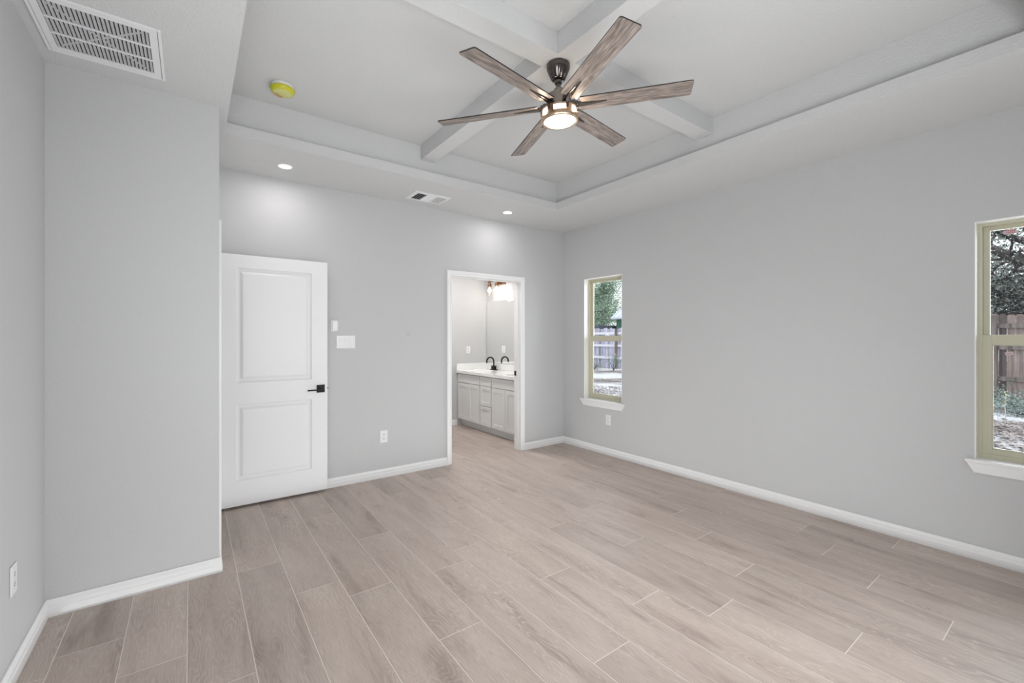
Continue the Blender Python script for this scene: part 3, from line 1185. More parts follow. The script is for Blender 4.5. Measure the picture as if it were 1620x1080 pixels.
# ------------------------------------------------------------------ return air grille (left soffit)
def build_return():
    x0, x1, y0, y1 = -0.538, -0.106, 2.480, 2.945
    z = H
    root = thing('return_air_grille', 'large white return air grille with grey pleated filter in the left soffit', 'air vent',
                 ((x0 + x1) / 2, (y0 + y1) / 2, z))
    mb = MB()
    w = 0.012
    # outer flange
    for lo, hi in (((x0, y0), (x0 + w, y1)), ((x1 - w, y0), (x1, y1)), ((x0 + w, y0), (x1 - w, y0 + w)), ((x0 + w, y1 - w), (x1 - w, y1))):
        mb.box((lo[0], lo[1], z - 0.010), (hi[0], hi[1], z - 0.0003), 0.002)
    obj('flange', mb, M['grille'], root)
    # hinged face with three openings, bars run across
    mb = MB()
    a0, a1, b0, b1 = x0 + w + 0.002, x1 - w - 0.002, y0 + w + 0.002, y1 - w - 0.002
    fx0, fx1, fy0, fy1 = x0 + 0.040, x1 - 0.043, y0 + 0.040, y1 - 0.052
    zt, zb_ = z - 0.003, z - 0.0085
    mb.box((a0, b0, zb_), (fx0, b1, zt))
    mb.box((fx1, b0, zb_), (a1, b1, zt))
    mb.box((fx0, b0, zb_), (fx1, fy0, zt))
    mb.box((fx0, fy1, zb_), (fx1, b1, zt))
    nb = 3
    rows_y = [fy0 + (fy1 - fy0) * i / nb for i in range(nb + 1)]
    for i in range(1, nb):
        mb.box((fx0, rows_y[i] - 0.006, zb_), (fx1, rows_y[i] + 0.006, zt))
    fc = obj('face_panel', mb, M['grille'], root)
    # slats between the bars
    mb = MB()
    ns = 24
    for i in range(ns):
        xx = fx0 + (fx1 - fx0) * (i + 0.5) / ns
        for j in range(nb):
            ya, yb = rows_y[j] + (0.006 if j else 0), rows_y[j + 1] - (0.006 if j < nb - 1 else 0)
            mb.prism([(xx - 0.0058, ya, z - 0.0068), (xx - 0.0050, ya, z - 0.0078), (xx + 0.0040, ya, z - 0.0038), (xx + 0.0034, ya, z - 0.0030)],
                     (0, yb - ya, 0))
    obj('slats', mb, M['filter'], fc)
    # filter with wire cross
    mb = MB()
    mb.box((x0 + 0.016, y0 + 0.016, z - 0.0016), (x1 - 0.016, y1 - 0.016, z - 0.0006))
    obj('filter', mb, M['duct'], root)
    mb = MB()
    for p, q in (((fx0 + .02, fy0 + .02), (fx1 - .03, fy1 - .02)), ((fx0 + .02, fy1 - .02), (fx1 - .03, fy0 + .03))):
        d = Vector((q[0] - p[0], q[1] - p[1], 0)).normalized()
        nn = Vector((-d.y, d.x, 0)) * 0.005
        mb.prism([(p[0] - nn.x, p[1] - nn.y, z - 0.0030), (q[0] - nn.x, q[1] - nn.y, z - 0.0030), (q[0] + nn.x, q[1] + nn.y, z - 0.0030),
                  (p[0] + nn.x, p[1] + nn.y, z - 0.0030)], (0, 0, 0.001))
    obj('filter_strap', mb, M['grille'], root)


build_return()


# ------------------------------------------------------------------ supply register (back soffit)
def build_register():
    x0, x1, y0, y1 = 1.690, 2.058, 3.797, 4.060
    z = H
    root = thing('air_register', 'small white louvred air register in the back soffit between the two recessed lights', 'air vent',
                 ((x0 + x1) / 2, (y0 + y1) / 2, z))
    mb = MB()
    w = 0.034
    zi, zo = z - 0.009, z - 0.003
    # sloping flange
    O = [(x0, y0), (x1, y0), (x1, y1), (x0, y1)]
    I = [(x0 + w, y0 + w), (x1 - w, y0 + w), (x1 - w, y1 - w), (x0 + w, y1 - w)]
    rows = [[(p[0], p[1], z - 0.0003) for p in O], [(p[0], p[1], zo) for p in O], [(p[0], p[1], zi) for p in I],
            [(p[0], p[1], z - 0.0005) for p in I]]
    mb.rows(rows, closed=True)
    obj('flange', mb, M['grille'], root)
    mb = MB()
    mb.box((x0 + w, y0 + w, z - 0.0010), (x1 - w, y1 - w, z - 0.0004))
    obj('duct_opening', mb, M['duct'], root)
    lx0, lx1, ly0, ly1 = x0 + w, x1 - w, y0 + w, y1 - w
    d = (lx1 - lx0) / 3

    def louvre(p0, p1, tilt):
        mb = MB()
        dv = Vector((p1[0] - p0[0], p1[1] - p0[1], 0))
        nv = Vector((-dv.y, dv.x, 0)).normalized()
        a = nv * tilt
        mb.prism([(p0[0], p0[1], z - 0.0015), (p1[0], p1[1], z - 0.0015), (p1[0] + a.x, p1[1] + a.y, z - 0.0075), (p0[0] + a.x, p0[1] + a.y, z - 0.0075)],
                 tuple(nv * 0.0012))
        return mb
    for i in range(4):
        xx = lx0 + d * (i + 0.55) / 4
        obj('louvre', louvre((xx, ly0), (xx, ly1), 0.009), M['grille'], root)
    for i in range(4):
        xx = lx1 - d * (i + 0.55) / 4
        obj('louvre', louvre((xx, ly0), (xx, ly1), -0.009), M['grille'], root)
    for i in range(7):
        yy = ly0 + (ly1 - ly0) * (i + 0.6) / 7.4
        obj('louvre', louvre((lx0 + d, yy), (lx1 - d, yy), 0.020), M['grille'], root)
    mb = MB()
    for xx in (lx0 + d, lx1 - d):
        mb.box((xx - 0.003, ly0, z - 0.009), (xx + 0.003, ly1, z - 0.0012))
    obj('divider', mb, M['grille'], root)


build_register()


# ------------------------------------------------------------------ outlets, switches
def build_outlet(label, loc, rotz, first=[None]):
    if first[0] is not None:
        return dup(first[0], loc, rotz, label)
    # local: plate faces -Y, wall at y = 0; built at world position with rotation 0 then placed
    root = thing('power_outlet', label, 'power outlet', (0, 0, 0), 0, group='duplex wall outlets')
    mb = MB()
    mb.box((-0.038, -0.0055, -0.060), (0.038, -0.0003, 0.060), 0.0035, 3)
    obj('cover_plate', mb, M['plastic'], root, True)
    for s in (1, -1):
        mb = MB()
        zc = 0.0205 * s
        pts = []
        for i in range(24):
            a = 2 * PI * i / 24
            pts.append((max(-0.0145, min(0.0145, 0.0185 * math.cos(a))), -0.0052, zc + max(-0.0135, min(0.0135, 0.0165 * math.sin(a)))))
        mb.prism(pts, (0, -0.0018, 0))
        rc = obj('receptacle', mb, M['plastic'], root)
        mb = MB()
        mb.box((-0.0075, -0.0074, zc - 0.001), (-0.0050, -0.0069, zc + 0.0085))
        mb.box((0.0050, -0.0074, zc - 0.000), (0.0075, -0.0069, zc + 0.0075))
        mb.lathe([(0.0030, -0.0074), (0.0030, -0.0069)], (0, 0, zc - 0.0065), 12, 'Y')
        obj('slots', mb, M['slot'], rc)
    mb = MB()
    mb.lathe([(0.0032, -0.0066), (0.0032, -0.0050)], (0, 0, 0), 12, 'Y')
    obj('screw', mb, M['grille'], root)
    root.location = loc
    root.rotation_euler = (0, 0, rotz)
    first[0] = root
    return root


build_outlet('white duplex outlet low on the back wall between the open door and the bathroom doorway', (1.537, YB, 0.403), 0)
build_outlet('white duplex outlet on the right wall under the narrow far window', (XR, 3.457, 0.411), -PI / 2)
build_outlet('white duplex outlet low on the left wall at the photo edge', (XL, 2.618, 0.406), PI / 2)
build_outlet('white outlet on the far bathroom wall above the vanity splash', (3.592, BY1, 1.172), 0)


def build_switch():
    xc, zc = 1.174, 1.337
    root = thing('light_switch', 'white three-rocker light switch plate right of the open door', 'light switch', (xc, YB, zc))
    mb = MB()
    mb.box((xc - 0.086, YB - 0.0065, zc - 0.061), (xc + 0.086, YB - 0.0003, zc + 0.061), 0.004, 3)
    obj('cover_plate', mb, M['plastic'], root, True)
    for k in (-1, 0, 1):
        x = xc + 0.0465 * k
        mb = MB()
        t = 0.0035 if k < 1 else -0.0035
        poly = [(x - 0.0165, YB - 0.006, zc - 0.033), (x - 0.0165, YB - 0.0078 - max(0, -t), zc - 0.033), (x - 0.0165, YB - 0.0078, zc),
                (x - 0.0165, YB - 0.0078 - max(0, t), zc + 0.033), (x - 0.0165, YB - 0.006, zc + 0.033)]
        mb.prism(poly, (0.033, 0, 0))
        obj('rocker', mb, M['plastic'], root)


build_switch()


def build_remote():
    xc, zc = 1.068, 1.487
    root = thing('wall_thermostat', 'small white wall control holder above the light switch, beside the open door', 'wall control', (xc, YB, zc))
    mb = MB()
    mb.box((xc - 0.028, YB - 0.007, zc - 0.052), (xc + 0.034, YB - 0.0003, zc + 0.053), 0.002)
    mb.box((xc - 0.028, YB - 0.022, zc + 0.049), (xc + 0.034, YB - 0.006, zc + 0.053), 0.001)
    mb.box((xc + 0.030, YB - 0.022, zc - 0.052), (xc + 0.034, YB - 0.006, zc + 0.050), 0.001)
    obj('holder', mb, M['plastic'], root)
    mb = MB()
    mb.box((xc - 0.018, YB - 0.021, zc - 0.040), (xc + 0.0295, YB - 0.0072, zc + 0.046), 0.003)
    ct = obj('control_body', mb, M['plastic'], root)
    mb = MB()
    mb.lathe([(0.010, -0.0228), (0.011, -0.0212)], (xc + 0.003, YB, zc - 0.030), 20, 'Y')
    obj('button', mb, M['plastic'], ct)


build_remote()

mb = MB()
mb.lathe([(0.027, -0.0002), (0.0265, -0.0010), (0.020, -0.0012)], (1.795, YB, 1.415), 28, 'Y')
o = obj('wall_patch', mb, mat('patched_wall_paint', (0.50, 0.50, 0.50), 0.5), origin=(1.795, YB, 1.415))
tag(o, 'faint round painted-over patch on the back wall, right of the light switch', 'wall patch')


# ------------------------------------------------------------------ bathroom vanity
VX0 = 3.392       # door faces
VY0, VY1 = 4.440, BY1 - 0.004
VYC = [VY1, 5.405, 5.108, VY0]
ZC0, ZC1 = 0.822, 0.862


def build_vanity():
    root = thing('vanity_cabinet', 'white shaker vanity cabinet under the bathroom mirror', 'cabinet', (3.66, (VY0 + VY1) / 2, 0))
    fx = VX0 + 0.019
    mb = MB()
    zt = ZC0 - 0.0005
    mb.box((fx, VY0, 0.102), (fx + 0.018, VY1, zt))
    mb.box((XR - 0.014, VY0, 0.102), (XR - 0.002, VY1, zt))
    mb.box((fx + 0.018, VY0, 0.102), (XR - 0.014, VY0 + 0.016, zt))
    mb.box((fx + 0.018, VY1 - 0.016, 0.102), (XR - 0.014, VY1, zt))
    mb.box((fx + 0.018, VY0 + 0.016, 0.102), (XR - 0.014, VY1 - 0.016, 0.118))
    obj('cabinet_body', mb, M['cabinet'], root)
    mb = MB()
    mb.box((fx + 0.055, VY0 + 0.002, 0.0008), (XR - 0.003, VY1 - 0.001, 0.1018))
    obj('toe_kick', mb, M['cabinet'], root)

    def front(name, ya, yb, za, zb, stile):
        g = 0.0035
        ya, yb, za, zb = ya + g, yb - g, za + g, zb - g
        mb = MB()
        x0, x1 = VX0, fx - 0.0005
        mb.box((x0, ya, za), (x1, ya + stile, zb), 0.0012)
        mb.box((x0, yb - stile, za), (x1, yb, zb), 0.0012)
        mb.box((x0, ya + stile, za), (x1, yb - stile, za + stile), 0.0012)
        mb.box((x0, ya + stile, zb - stile), (x1, yb - stile, zb), 0.0012)
        mb.box((x0 + 0.009, ya + stile - 0.001, za + stile - 0.001), (x1 - 0.002, yb - stile + 0.001, zb - stile + 0.001))
        obj(name, mb, M['cabinet'], root)
    zsplit = 0.676
    for a, b in ((VYC[1], VYC[0]), (VYC[3], VYC[2])):
        front('false_drawer_front', a + 0.006, b - 0.012, zsplit, ZC0 - 0.010, 0.034)
        m = (a + b) / 2 - 0.003
        front('cabinet_door', a + 0.006, m, 0.108, zsplit, 0.058)
        front('cabinet_door', m, b - 0.012, 0.108, zsplit, 0.058)
    a, b = VYC[2] + 0.006, VYC[1] - 0.006
    for z0, z1 in ((zsplit, ZC0 - 0.010), (0.392, zsplit), (0.108, 0.392)):
        front('drawer', a, b, z0, z1, 0.034 if z1 > 0.7 else 0.050)
    # countertop: a thing of its own, with oval basins sunk into it
    ct = thing('vanity_countertop', 'white countertop with splash guards on the bathroom vanity', 'countertop', (3.66, (VY0 + VY1) / 2, ZC0))
    cx0, cx1 = VX0 - 0.024, XR - 0.0015
    mb = MB()
    basins = [(3.63, 5.738), (3.63, 4.774)]
    # top face built as a grid around oval basins
    bm = mb.bm
    ys = [VY0 - 0.01, (basins[0][1] + basins[1][1]) / 2, VY1 - 0.0005]
    for (bx, by), (ya, yb) in zip(basins, ((ys[1], ys[2]), (ys[0], ys[1]))):
        n = 48
        ra, rb = 0.165, 0.225
        oval = [(bx + ra * math.cos(2 * PI * i / n), by + rb * math.sin(2 * PI * i / n)) for i in range(n)]
        rect = []
        for i in range(n):
            c, s = math.cos(2 * PI * i / n), math.sin(2 * PI * i / n)
            tx = ((cx1 - bx) / c if c > 1e-9 else (cx0 - bx) / c if c < -1e-9 else 1e9)
            ty = ((yb - by) / s if s > 1e-9 else (ya - by) / s if s < -1e-9 else 1e9)
            t = min(tx, ty)
            rect.append((bx + c * t, by + s * t))
        # force rectangle corners onto the nearest samples
        for cxx, cyy in ((cx0, ya), (cx0, yb), (cx1, ya), (cx1, yb)):
            k = min(range(n), key=lambda i: (rect[i][0] - cxx) ** 2 + (rect[i][1] - cyy) ** 2)
            rect[k] = (cxx, cyy)
        top = [bm.verts.new((p[0], p[1], ZC1)) for p in rect]
        rings = [top]
        for sc, dz in ((1.0, 0.0), (0.97, -0.006), (0.90, -0.05), (0.72, -0.105), (0.35, -0.125)):
            rings.append([bm.verts.new((bx + (p[0] - bx) * sc, by + (p[1] - by) * sc, ZC1 + dz)) for p in oval])
        for r0, r1 in zip(rings[:-1], rings[1:]):
            mb.quad_strip(r0, r1, True)
        bm.faces.new(rings[-1])
    # edges and underside strip
    mb.box((cx0, VY0 - 0.010, ZC0), (cx0 + 0.022, VY1 - 0.0005, ZC1 - 0.0003), 0.0)
    mb.box((cx0 + 0.022, VY0 - 0.010, ZC0), (cx1, VY0 + 0.010, ZC1 - 0.0003), 0.0)
    obj('counter_slab', mb, M['counter'], ct)
    mb = MB()
    mb.box((cx1 - 0.020, VY0 - 0.010, ZC1 + 0.0002), (cx1, VY1 - 0.020, ZC1 + 0.102), 0.004)
    obj('back_splash', mb, M['counter'], ct)
    mb = MB()
    mb.box((cx0 + 0.004, VY1 - 0.0200, ZC1 - 0.001), (cx1, VY1 - 0.0005, ZC1 + 0.102), 0.004)
    obj('side_splash', mb, M['counter'], ct)
    return basins


basins = build_vanity()


def build_faucet(by, label, tap=[None]):
    x = 3.862
    root = thing('faucet', label, 'faucet', (x, by, ZC1), group='black vanity faucets')
    z = ZC1 + 0.0003
    mb = MB()
    mb.box((x - 0.024, by - 0.078, z), (x + 0.024, by + 0.078, z + 0.012), 0.004)
    obj('base_plate', mb, M['black'], root)
    mb = MB()
    path = [(x, by, z + 0.050), (x, by, z + 0.135)]
    R = 0.066
    for i in range(1, 15):
        a = PI * i / 14 * 1.10
        path.append((x - R + R * math.cos(a), by, z + 0.135 + R * math.sin(a)))
    mb.tube(path, [0.0115] * len(path), 16)
    obj('spout', mb, M['black'], root, True)
    mb = MB()
    mb.box((x - 0.022, by - 0.044, z + 0.0122), (x + 0.022, by + 0.044, z + 0.058), 0.005)
    obj('valve_body', mb, M['black'], root)
    for s in (1, -1):
        mb = MB()
        mb.lathe([(0.011, z + 0.0582), (0.010, z + 0.066)], (x, by + s * 0.030, 0), 18)
        mb.box((x - 0.006, min(by + s * 0.022, by + s * 0.076), z + 0.062), (x + 0.006, max(by + s * 0.022, by + s * 0.076), z + 0.069), 0.002)
        obj('lever_handle', mb, M['black'], root)


build_faucet(basins[0][1], 'matte black gooseneck faucet on the white bathroom countertop')

mb = MB()
mb.box((XR - 0.007, VY0 + 0.02, ZC1 + 0.110), (XR - 0.0012, VY1 - 0.004, 1.962))
o = obj('mirror', mb, M['mirror'], origin=(XR - 0.004, 5.25, 1.4))
tag(o, 'large frameless mirror above the bathroom countertop', 'mirror')


def build_vanity_light():
    yc, z = 5.655, 2.268
    root = thing('vanity_light', 'copper toned three-lamp vanity light glowing above the bathroom mirror', 'wall light', (XR, yc, z))
    mb = MB()
    mb.box((XR - 0.028, yc - 0.06, z - 0.06), (XR - 0.0005, yc + 0.06, z + 0.06), 0.006)
    mb.box((XR - 0.075, yc - 0.012, z - 0.012), (XR - 0.027, yc + 0.012, z + 0.012), 0.002)
    obj('back_plate', mb, M['copper'], root)
    mb = MB()
    mb.box((XR - 0.092, yc - 0.245, z - 0.010), (XR - 0.072, yc + 0.245, z + 0.010), 0.003)
    obj('crossbar', mb, M['copper'], root)
    for k in (-1, 0, 1):
        y = yc + 0.205 * k
        x = XR - 0.082
        mb = MB()
        mb.lathe([(0.012, z - 0.008), (0.020, z - 0.020), (0.022, z - 0.045), (0.034, z - 0.050), (0.034, z - 0.060), (0.027, z - 0.062),
                  (0.027, z - 0.080), (0.031, z - 0.082), (0.031, z - 0.088)], (x, y, 0), 28)
        sk = obj('lamp_holder', mb, M['copper'], root, True)
        mb = MB()
        mb.lathe([(0.030, z - 0.083), (0.048, z - 0.115), (0.054, z - 0.215)], (x, y, 0), 28, cap=False)
        obj('glass_shade', mb, M['shade'], sk, True)
        mb = MB()
        mb.lathe([(0.006, z - 0.086), (0.013, z - 0.100), (0.026, z - 0.130), (0.028, z - 0.150), (0.018, z - 0.172), (0.003, z - 0.178)], (x, y, 0), 20)
        obj('bulb', mb, M['bulb'], sk, True)

    light('vanity_bulb_light', 'POINT', (XR - 0.16, yc - 0.03, z - 0.235), 3.2, (1, 0.91, 0.85), shadow_soft_size=0.08)


build_vanity_light()

exec_outdoor = True
# ------------------------------------------------------------------ outdoors
GZ = -0.15


def ground_height(x, y):
    return GZ + 0.04 * math.sin(x * 0.7 + 1.0) * math.cos(y * 0.5) * min(1, max(0, (x - 5) / 4))


def build_ground():
    mb = MB()
    nx, ny = 60, 70
    rows = []
    for i in range(nx + 1):
        x = 4.2 + 36 * i / nx
        rows.append([(x, -22 + 60 * j / ny, ground_height(x, -22 + 60 * j / ny)) for j in range(ny + 1)])
    mb.rows(rows)
    o = obj('yard_ground', mb, M['ground'], smooth=True)
    struct(o, 'bare yard ground strewn with leaves outside the windows', 'ground')


build_ground()


def leaf_quads(mb, centers, n, spread, size, rnd, flat=0.0):
    for _ in range(n):
        c = rnd.choice(centers)
        p = Vector((rnd.gauss(c[0], spread), rnd.gauss(c[1], spread), rnd.gauss(c[2], spread * 0.8)))
        d = Vector((rnd.uniform(-1, 1), rnd.uniform(-1, 1), rnd.uniform(-1, 1) * (1 - flat))).normalized()
        e = d.cross(Vector((rnd.uniform(-1, 1), rnd.uniform(-1, 1), rnd.uniform(-1, 1)))).normalized()
        s = size * rnd.uniform(0.6, 1.3)
        a, b = d * s, e * s * 0.42
        mb.face([tuple(p - a), tuple(p + b), tuple(p + a), tuple(p - b)])


def branch_path(p, d, length, rnd, wob=0.25, n=7, rise=0.0):
    pts = [Vector(p)]
    d = Vector(d).normalized()
    for i in range(n):
        d = (d + Vector((rnd.uniform(-wob, wob), rnd.uniform(-wob, wob), rnd.uniform(-wob, wob) * 0.7 + rise))).normalized()
        pts.append(pts[-1] + d * (length / n))
    return pts


def build_tree(label, base, trunk_h, trunk_r, limbs, leaf, nleaf, leaf_size, spread, seed, group='yard trees', extra=(), twigs=6):
    rnd = random.Random(seed)
    root = thing('oak_tree', label, 'tree', base, group=group)
    mb = MB()
    top = (base[0] + rnd.uniform(-.2, .2), base[1] + rnd.uniform(-.2, .2), base[2] + trunk_h)
    mb.tube([base, ((base[0] + top[0]) / 2 + 0.1, (base[1] + top[1]) / 2, base[2] + trunk_h * 0.5), top],
            [trunk_r * 1.25, trunk_r, trunk_r * 0.8], 14)
    obj('trunk', mb, M['bark'], root, True)
    bmb = MB()
    centers = list(extra)
    for (d, L, r, h) in limbs:
        st = (base[0] + (top[0] - base[0]) * h, base[1] + (top[1] - base[1]) * h, base[2] + trunk_h * h)
        pts = branch_path(st, d, L, rnd, 0.22, 9, 0.02)
        bmb.tube(pts, [r * (1 - 0.75 * i / 9) for i in range(10)], 8)
        for i in range(2, 10):
            for _ in range(twigs):
                dd = Vector((rnd.uniform(-1, 1), rnd.uniform(-1, 1), rnd.uniform(-0.5, 0.8)))
                tp = branch_path(pts[i], dd, rnd.uniform(0.6, 1.6), rnd, 0.4, 5)
                bmb.tube(tp, [r * 0.22 * (1 - 0.7 * k / 5) + 0.004 for k in range(6)], 5)
                centers += [tuple(tp[k]) for k in (2, 3, 4, 5)]
    obj('branches', bmb, M['bark'], root, True)
    lm = MB()
    leaf_quads(lm, centers, nleaf, spread, leaf_size, rnd)
    f = obj('foliage', lm, leaf, root)
    return root


# live oak whose limbs cross the view of the right-hand window
build_tree('gnarled live oak whose dark limbs fill the upper right-hand window', (19.2, -1.8, GZ), 2.2, 0.26,
           [((-0.05, 1, 0.10), 7.0, 0.20, 0.95), ((0.1, 1, 0.26), 7.0, 0.18, 1.0), ((-0.12, 1, 0.42), 6.5, 0.15, 1.0),
            ((0.15, 1, 0.04), 6.0, 0.11, 0.98), ((0.1, -0.8, 0.5), 4.5, 0.10, 1.0), ((0.1, 0.6, 0.9), 5.5, 0.12, 1.0),
            ((0.0, 1, 0.18), 6.5, 0.12, 0.98)],
           M['oakleaf'], 42000, 0.033, 0.28, 3, twigs=9)
build_tree('grey-green oak standing far behind the fence beyond the right-hand window', (25.5, 4.2, GZ), 2.2, 0.24,
           [((-0.1, -1, 0.3), 5.5, 0.12, 1.0), ((0.2, -0.8, 0.5), 5.0, 0.11, 1.0), ((-0.1, 0.6, 0.5), 4.5, 0.1, 1.0),
            ((0.0, -0.4, 1.0), 4.5, 0.1, 1.0), ((0.1, -1, 0.05), 5.5, 0.1, 0.9)],
           M['oakleaf'], 20000, 0.075, 0.36, 5)
build_tree('light green oak over the neighbouring roofs seen in the narrow far window', (26.5, 24.8, GZ), 2.4, 0.25,
           [((-0.3, -1, 0.35), 5.0, 0.14, 1.0), ((0.1, -0.9, 0.6), 5.0, 0.12, 1.0), ((-0.6, -0.6, 0.5), 4.5, 0.11, 1.0),
            ((0.3, -0.8, 0.25), 5.0, 0.11, 0.95), ((0.2, 0.6, 0.7), 4.0, 0.1, 1.0), ((-0.1, -0.5, 1.0), 4.0, 0.1, 1.0)],
           M['brightleaf'], 34000, 0.060, 0.42, 8)


build_tree('broad light green oak far behind the green shed', (35.0, 15.0, GZ), 2.6, 0.25,
           [((-0.1, -1, 0.35), 5.0, 0.14, 1.0), ((0.1, 0.9, 0.5), 4.5, 0.12, 1.0), ((-0.2, -0.6, 0.6), 4.5, 0.11, 1.0),
            ((0.2, 0.8, 0.2), 4.0, 0.11, 0.95), ((-0.1, -0.3, 1.0), 4.5, 0.1, 1.0), ((0.1, -1.0, 0.1), 5.0, 0.1, 1.0)],
           M['brightleaf'], 20000, 0.10, 0.7, 9)


# ------------------------------------------------------------------ fence
def picket_mat(name, c, stretch=0.5):
    m = mat(name, c, 0.9, var=(3.0, 0.45, (1.0, 7.0, 0.6)))
    nt = m.node_tree
    b = nt.nodes['Principled BSDF']
    src = b.inputs['Base Color'].links[0].from_socket
    att = nt.nodes.new('ShaderNodeAttribute')
    att.attribute_name = 'tone'
    h = N(nt)
    h.link(h.mix(1.0, src, att.outputs['Color'], 'MULTIPLY'), b.inputs['Base Color'])
    return m


M['fence2'] = picket_mat('weathered_brown_pickets', (0.175, 0.138, 0.122))
M['fencepale2'] = picket_mat('pale_grey_pickets', (0.38, 0.37, 0.43))


def build_fence(x, y0, y1, z1, label, m, mrail, seed, rails=(0.32, 1.12, 1.66)):
    rnd = random.Random(seed)
    pk = M['fence2'] if m is M['fence'] else M['fencepale2']
    root = thing('wooden_fence', label, 'fence', (x, (y0 + y1) / 2, GZ))
    mb = MB()
    col = mb.bm.loops.layers.float_color.new('tone')
    y = y0
    while y < y1:
        nf = len(mb.bm.faces)
        w = rnd.uniform(0.130, 0.145)
        zt = z1 + rnd.uniform(-0.03, 0.03)
        zz = GZ - 0.05 + rnd.uniform(0, .03)
        dx = rnd.uniform(-0.004, 0.004)
        mb.prism([(x + dx, y, zz), (x + dx, y + w, zz), (x + dx, y + w, zt - 0.03), (x + dx, y + w - 0.03, zt), (x + dx, y + 0.03, zt),
                  (x + dx, y, zt - 0.03)], (0.018, 0, 0))
        t = rnd.uniform(0.5, 1.35)
        c = (t * rnd.uniform(0.97, 1.04), t, t * rnd.uniform(0.97, 1.05), 1)
        mb.bm.faces.ensure_lookup_table()
        for f in mb.bm.faces[nf:]:
            for lp in f.loops:
                lp[col] = c
        y += w + rnd.uniform(0.001, 0.005)
    obj('pickets', mb, pk, root)
    for zr in rails:
        mb = MB()
        mb.box((x - 0.042, y0, zr - 0.058), (x - 0.005, y1, zr + 0.058), 0.004)
        obj('rail', mb, mrail, root)
    y = y0 + 0.9
    while y < y1:
        mb = MB()
        mb.box((x - 0.135, y - 0.045, GZ - 0.05), (x - 0.043, y + 0.045, z1 - 0.02), 0.004)
        obj('post', mb, M['fence'], root)
        y += 2.4


build_fence(16.6, -4.0, 8.0, 1.95, 'weathered brown board fence seen through the right-hand window', M['fence'], M['fence'], 2)
build_fence(16.6, 8.3, 22.0, 1.80, 'pale grey picket fence seen through the narrow far window', M['fencepale'], M['railpale'], 4,
            (0.36, 0.95, 1.55))


# ------------------------------------------------------------------ neighbouring buildings beyond the fence
def build_shed():
    x0, x1, y0, y1 = 19.0, 20.6, 13.2, 16.5
    root = thing('garden_shed', 'green shed with pale metal roof behind the pale fence', 'shed', ((x0 + x1) / 2, (y0 + y1) / 2, GZ))
    mb = MB()
    mb.box((x0 + 0.25, y0 + 0.2, GZ - 0.05), (x1 - 0.25, y1 - 0.2, 2.42))
    obj('wall', mb, M['greenwall'], root)
    mb = MB()
    xm = (x0 + x1) / 2
    poly = [(x0, y0, 2.36), (xm, y0, 2.92), (x1, y0, 2.36), (x1, y0, 2.44), (xm, y0, 3.00), (x0, y0, 2.44)]
    mb.prism(poly, (0, y1 - y0, 0))
    for i in range(9):
        yy = y0 + 0.1 + i * 0.38
        mb.prism([(x0 - 0.005, yy, 2.44), (xm, yy, 3.005), (xm, yy, 3.03), (x0 - 0.005, yy, 2.465)], (0, 0.03, 0))
    obj('roof', mb, M['roofm'], root)
    mb = MB()
    mb.box((x0 + 0.235, y0 + 0.6, GZ), (x0 + 0.252, y0 + 1.5, 1.95))
    obj('shed_door', mb, M['darkwall'], root)


build_shed()


def build_low():
    x0, x1, y0, y1 = 18.2, 20.2, 16.6, 24.0
    root = thing('storage_building', 'low dark flat-roofed building behind the pale fence', 'building', ((x0 + x1) / 2, (y0 + y1) / 2, GZ))
    mb = MB()
    mb.box((x0 + 0.1, y0 + 0.1, GZ - 0.05), (x1 - 0.1, y1 - 0.1, 1.84))
    obj('wall', mb, M['darkwall'], root)
    mb = MB()
    mb.box((x0, y0, 1.84), (x1, y1, 2.02), 0.02)
    obj('roof', mb, M['darkwall'], root)


build_low()


# ------------------------------------------------------------------ shrubs and leaf litter
def build_shrub(label, base, h, r, leaf, n, size, seed):
    rnd = random.Random(seed)
    root = thing('shrub', label, 'shrub', base, group='shrubs along the fence')
    mb = MB()
    cs = []
    for k in range(9):
        a = rnd.uniform(0, 2 * PI)
        tip = (base[0] + r * math.cos(a) * rnd.uniform(.3, 1), base[1] + r * math.sin(a) * rnd.uniform(.3, 1), base[2] + h * rnd.uniform(.55, 1))
        mid = tuple((base[i] + tip[i]) / 2 + rnd.uniform(-.04, .04) for i in range(3))
        mb.tube([base, mid, tip], [0.010, 0.007, 0.003], 5)
        cs += [tip, mid, tuple((tip[i] + mid[i]) / 2 for i in range(3))]
    obj('stems', mb, M['bark'], root)
    lm = MB()
    leaf_quads(lm, cs, n, r * 0.28, size, rnd)
    obj('leaves', lm, leaf, root)


build_shrub('low sage green shrub at the foot of the brown fence', (15.75, 1.85, GZ), 0.18, 0.50, M['bushleaf'], 1300, 0.028, 11)
build_shrub('spreading sage green shrub in front of the brown fence, nearest the window', (13.15, 0.95, GZ), 0.18, 0.50, M['bushleaf'], 1500, 0.024, 12)
build_shrub('rounded sage green shrub between the fence and the shrub nearest the window', (14.45, 1.20, GZ), 0.20, 0.45, M['bushleaf'], 1300, 0.026, 16)


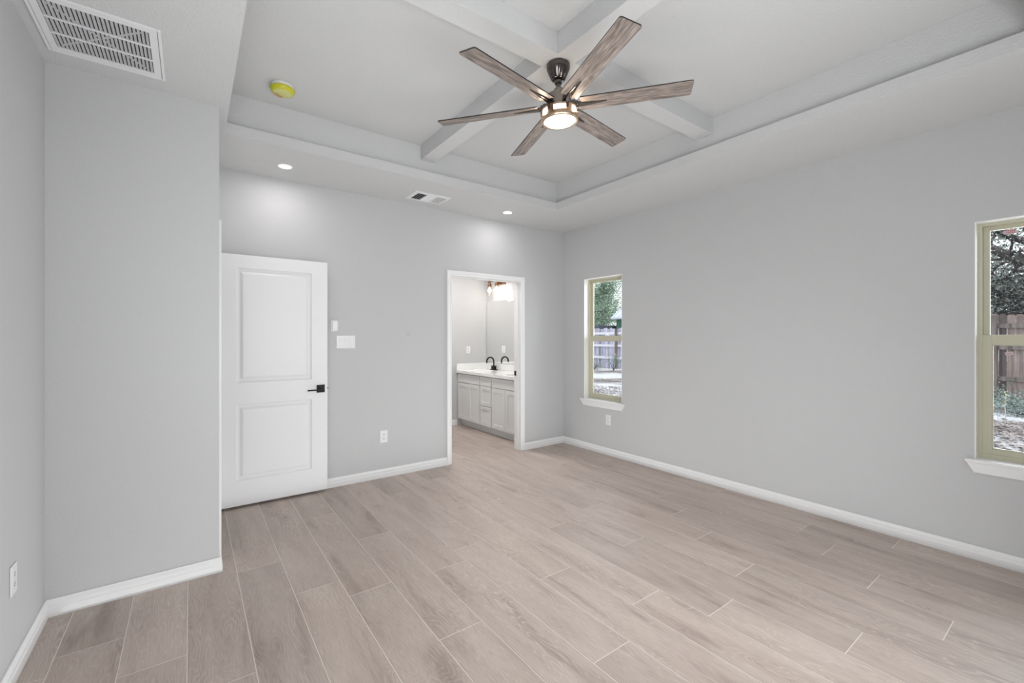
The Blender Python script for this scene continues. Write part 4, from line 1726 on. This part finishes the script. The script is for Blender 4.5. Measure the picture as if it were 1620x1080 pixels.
def build_seedling():
    rnd = random.Random(13)
    bx, by = 12.2, 1.112
    root = thing('seedling', 'wispy yellow-green seedling with a thin pale stem in front of the sage shrubs', 'plant', (bx, by, GZ))
    mb = MB()
    mb.tube([(bx, by, GZ - 0.01), (bx + 0.01, by + 0.01, GZ + 0.25), (bx, by, GZ + 0.52)], [0.007, 0.006, 0.003], 6)
    obj('stem', mb, M['trunkpale'], root)
    lm = MB()
    for k in range(20):
        a = k * 2.4
        z = GZ + 0.26 + 0.27 * k / 20
        L = rnd.uniform(0.08, 0.14)
        d = Vector((math.cos(a), math.sin(a), 0.55)).normalized()
        w = Vector((-math.sin(a), math.cos(a), 0)) * 0.010
        p = Vector((bx, by, z))
        q = p + d * L * 0.5 + Vector((0, 0, 0.01))
        e = p + d * L - Vector((0, 0, 0.02))
        lm.face([tuple(p), tuple(q + w), tuple(e), tuple(q - w)])
    obj('leaves', lm, M['yellowleaf'], root)


build_seedling()
build_shrub('grey-green shrub by a post of the pale fence', (15.4, 13.2, GZ), 0.75, 0.42, M['bushleaf'], 420, 0.035, 14)
build_shrub('thin dark weeds at the foot of the pale fence', (15.5, 14.45, GZ), 0.34, 0.36, M['bushleaf'], 350, 0.035, 15)


def build_litter():
    rnd = random.Random(31)
    mb = MB()
    for _ in range(14000):
        if rnd.random() < 0.55:
            x = rnd.uniform(4.6, 12.0); y = x * rnd.uniform(0.0, 0.22)
        else:
            x = rnd.uniform(5.5, 12.0); y = x * rnd.uniform(0.70, 1.05)
            if math.sin(x * 1.9 + y * 0.6) > 0.25:
                continue
        z = ground_height(x, y) + rnd.uniform(0.004, 0.03)
        a = rnd.uniform(0, 2 * PI)
        s = rnd.uniform(0.02, 0.055)
        dx, dy = math.cos(a) * s, math.sin(a) * s
        t = rnd.uniform(-0.012, 0.02)
        mb.face([(x - dx, y - dy, z), (x + dy * .4, y - dx * .4, z + t), (x + dx, y + dy, z), (x - dy * .4, y + dx * .4, z + t)])
    o = obj('leaf_litter', mb, M['litter'], origin=(8.5, 4, GZ))
    tag(o, 'dry fallen leaves scattered over the yard ground', 'fallen leaves', kind='stuff')


build_litter()
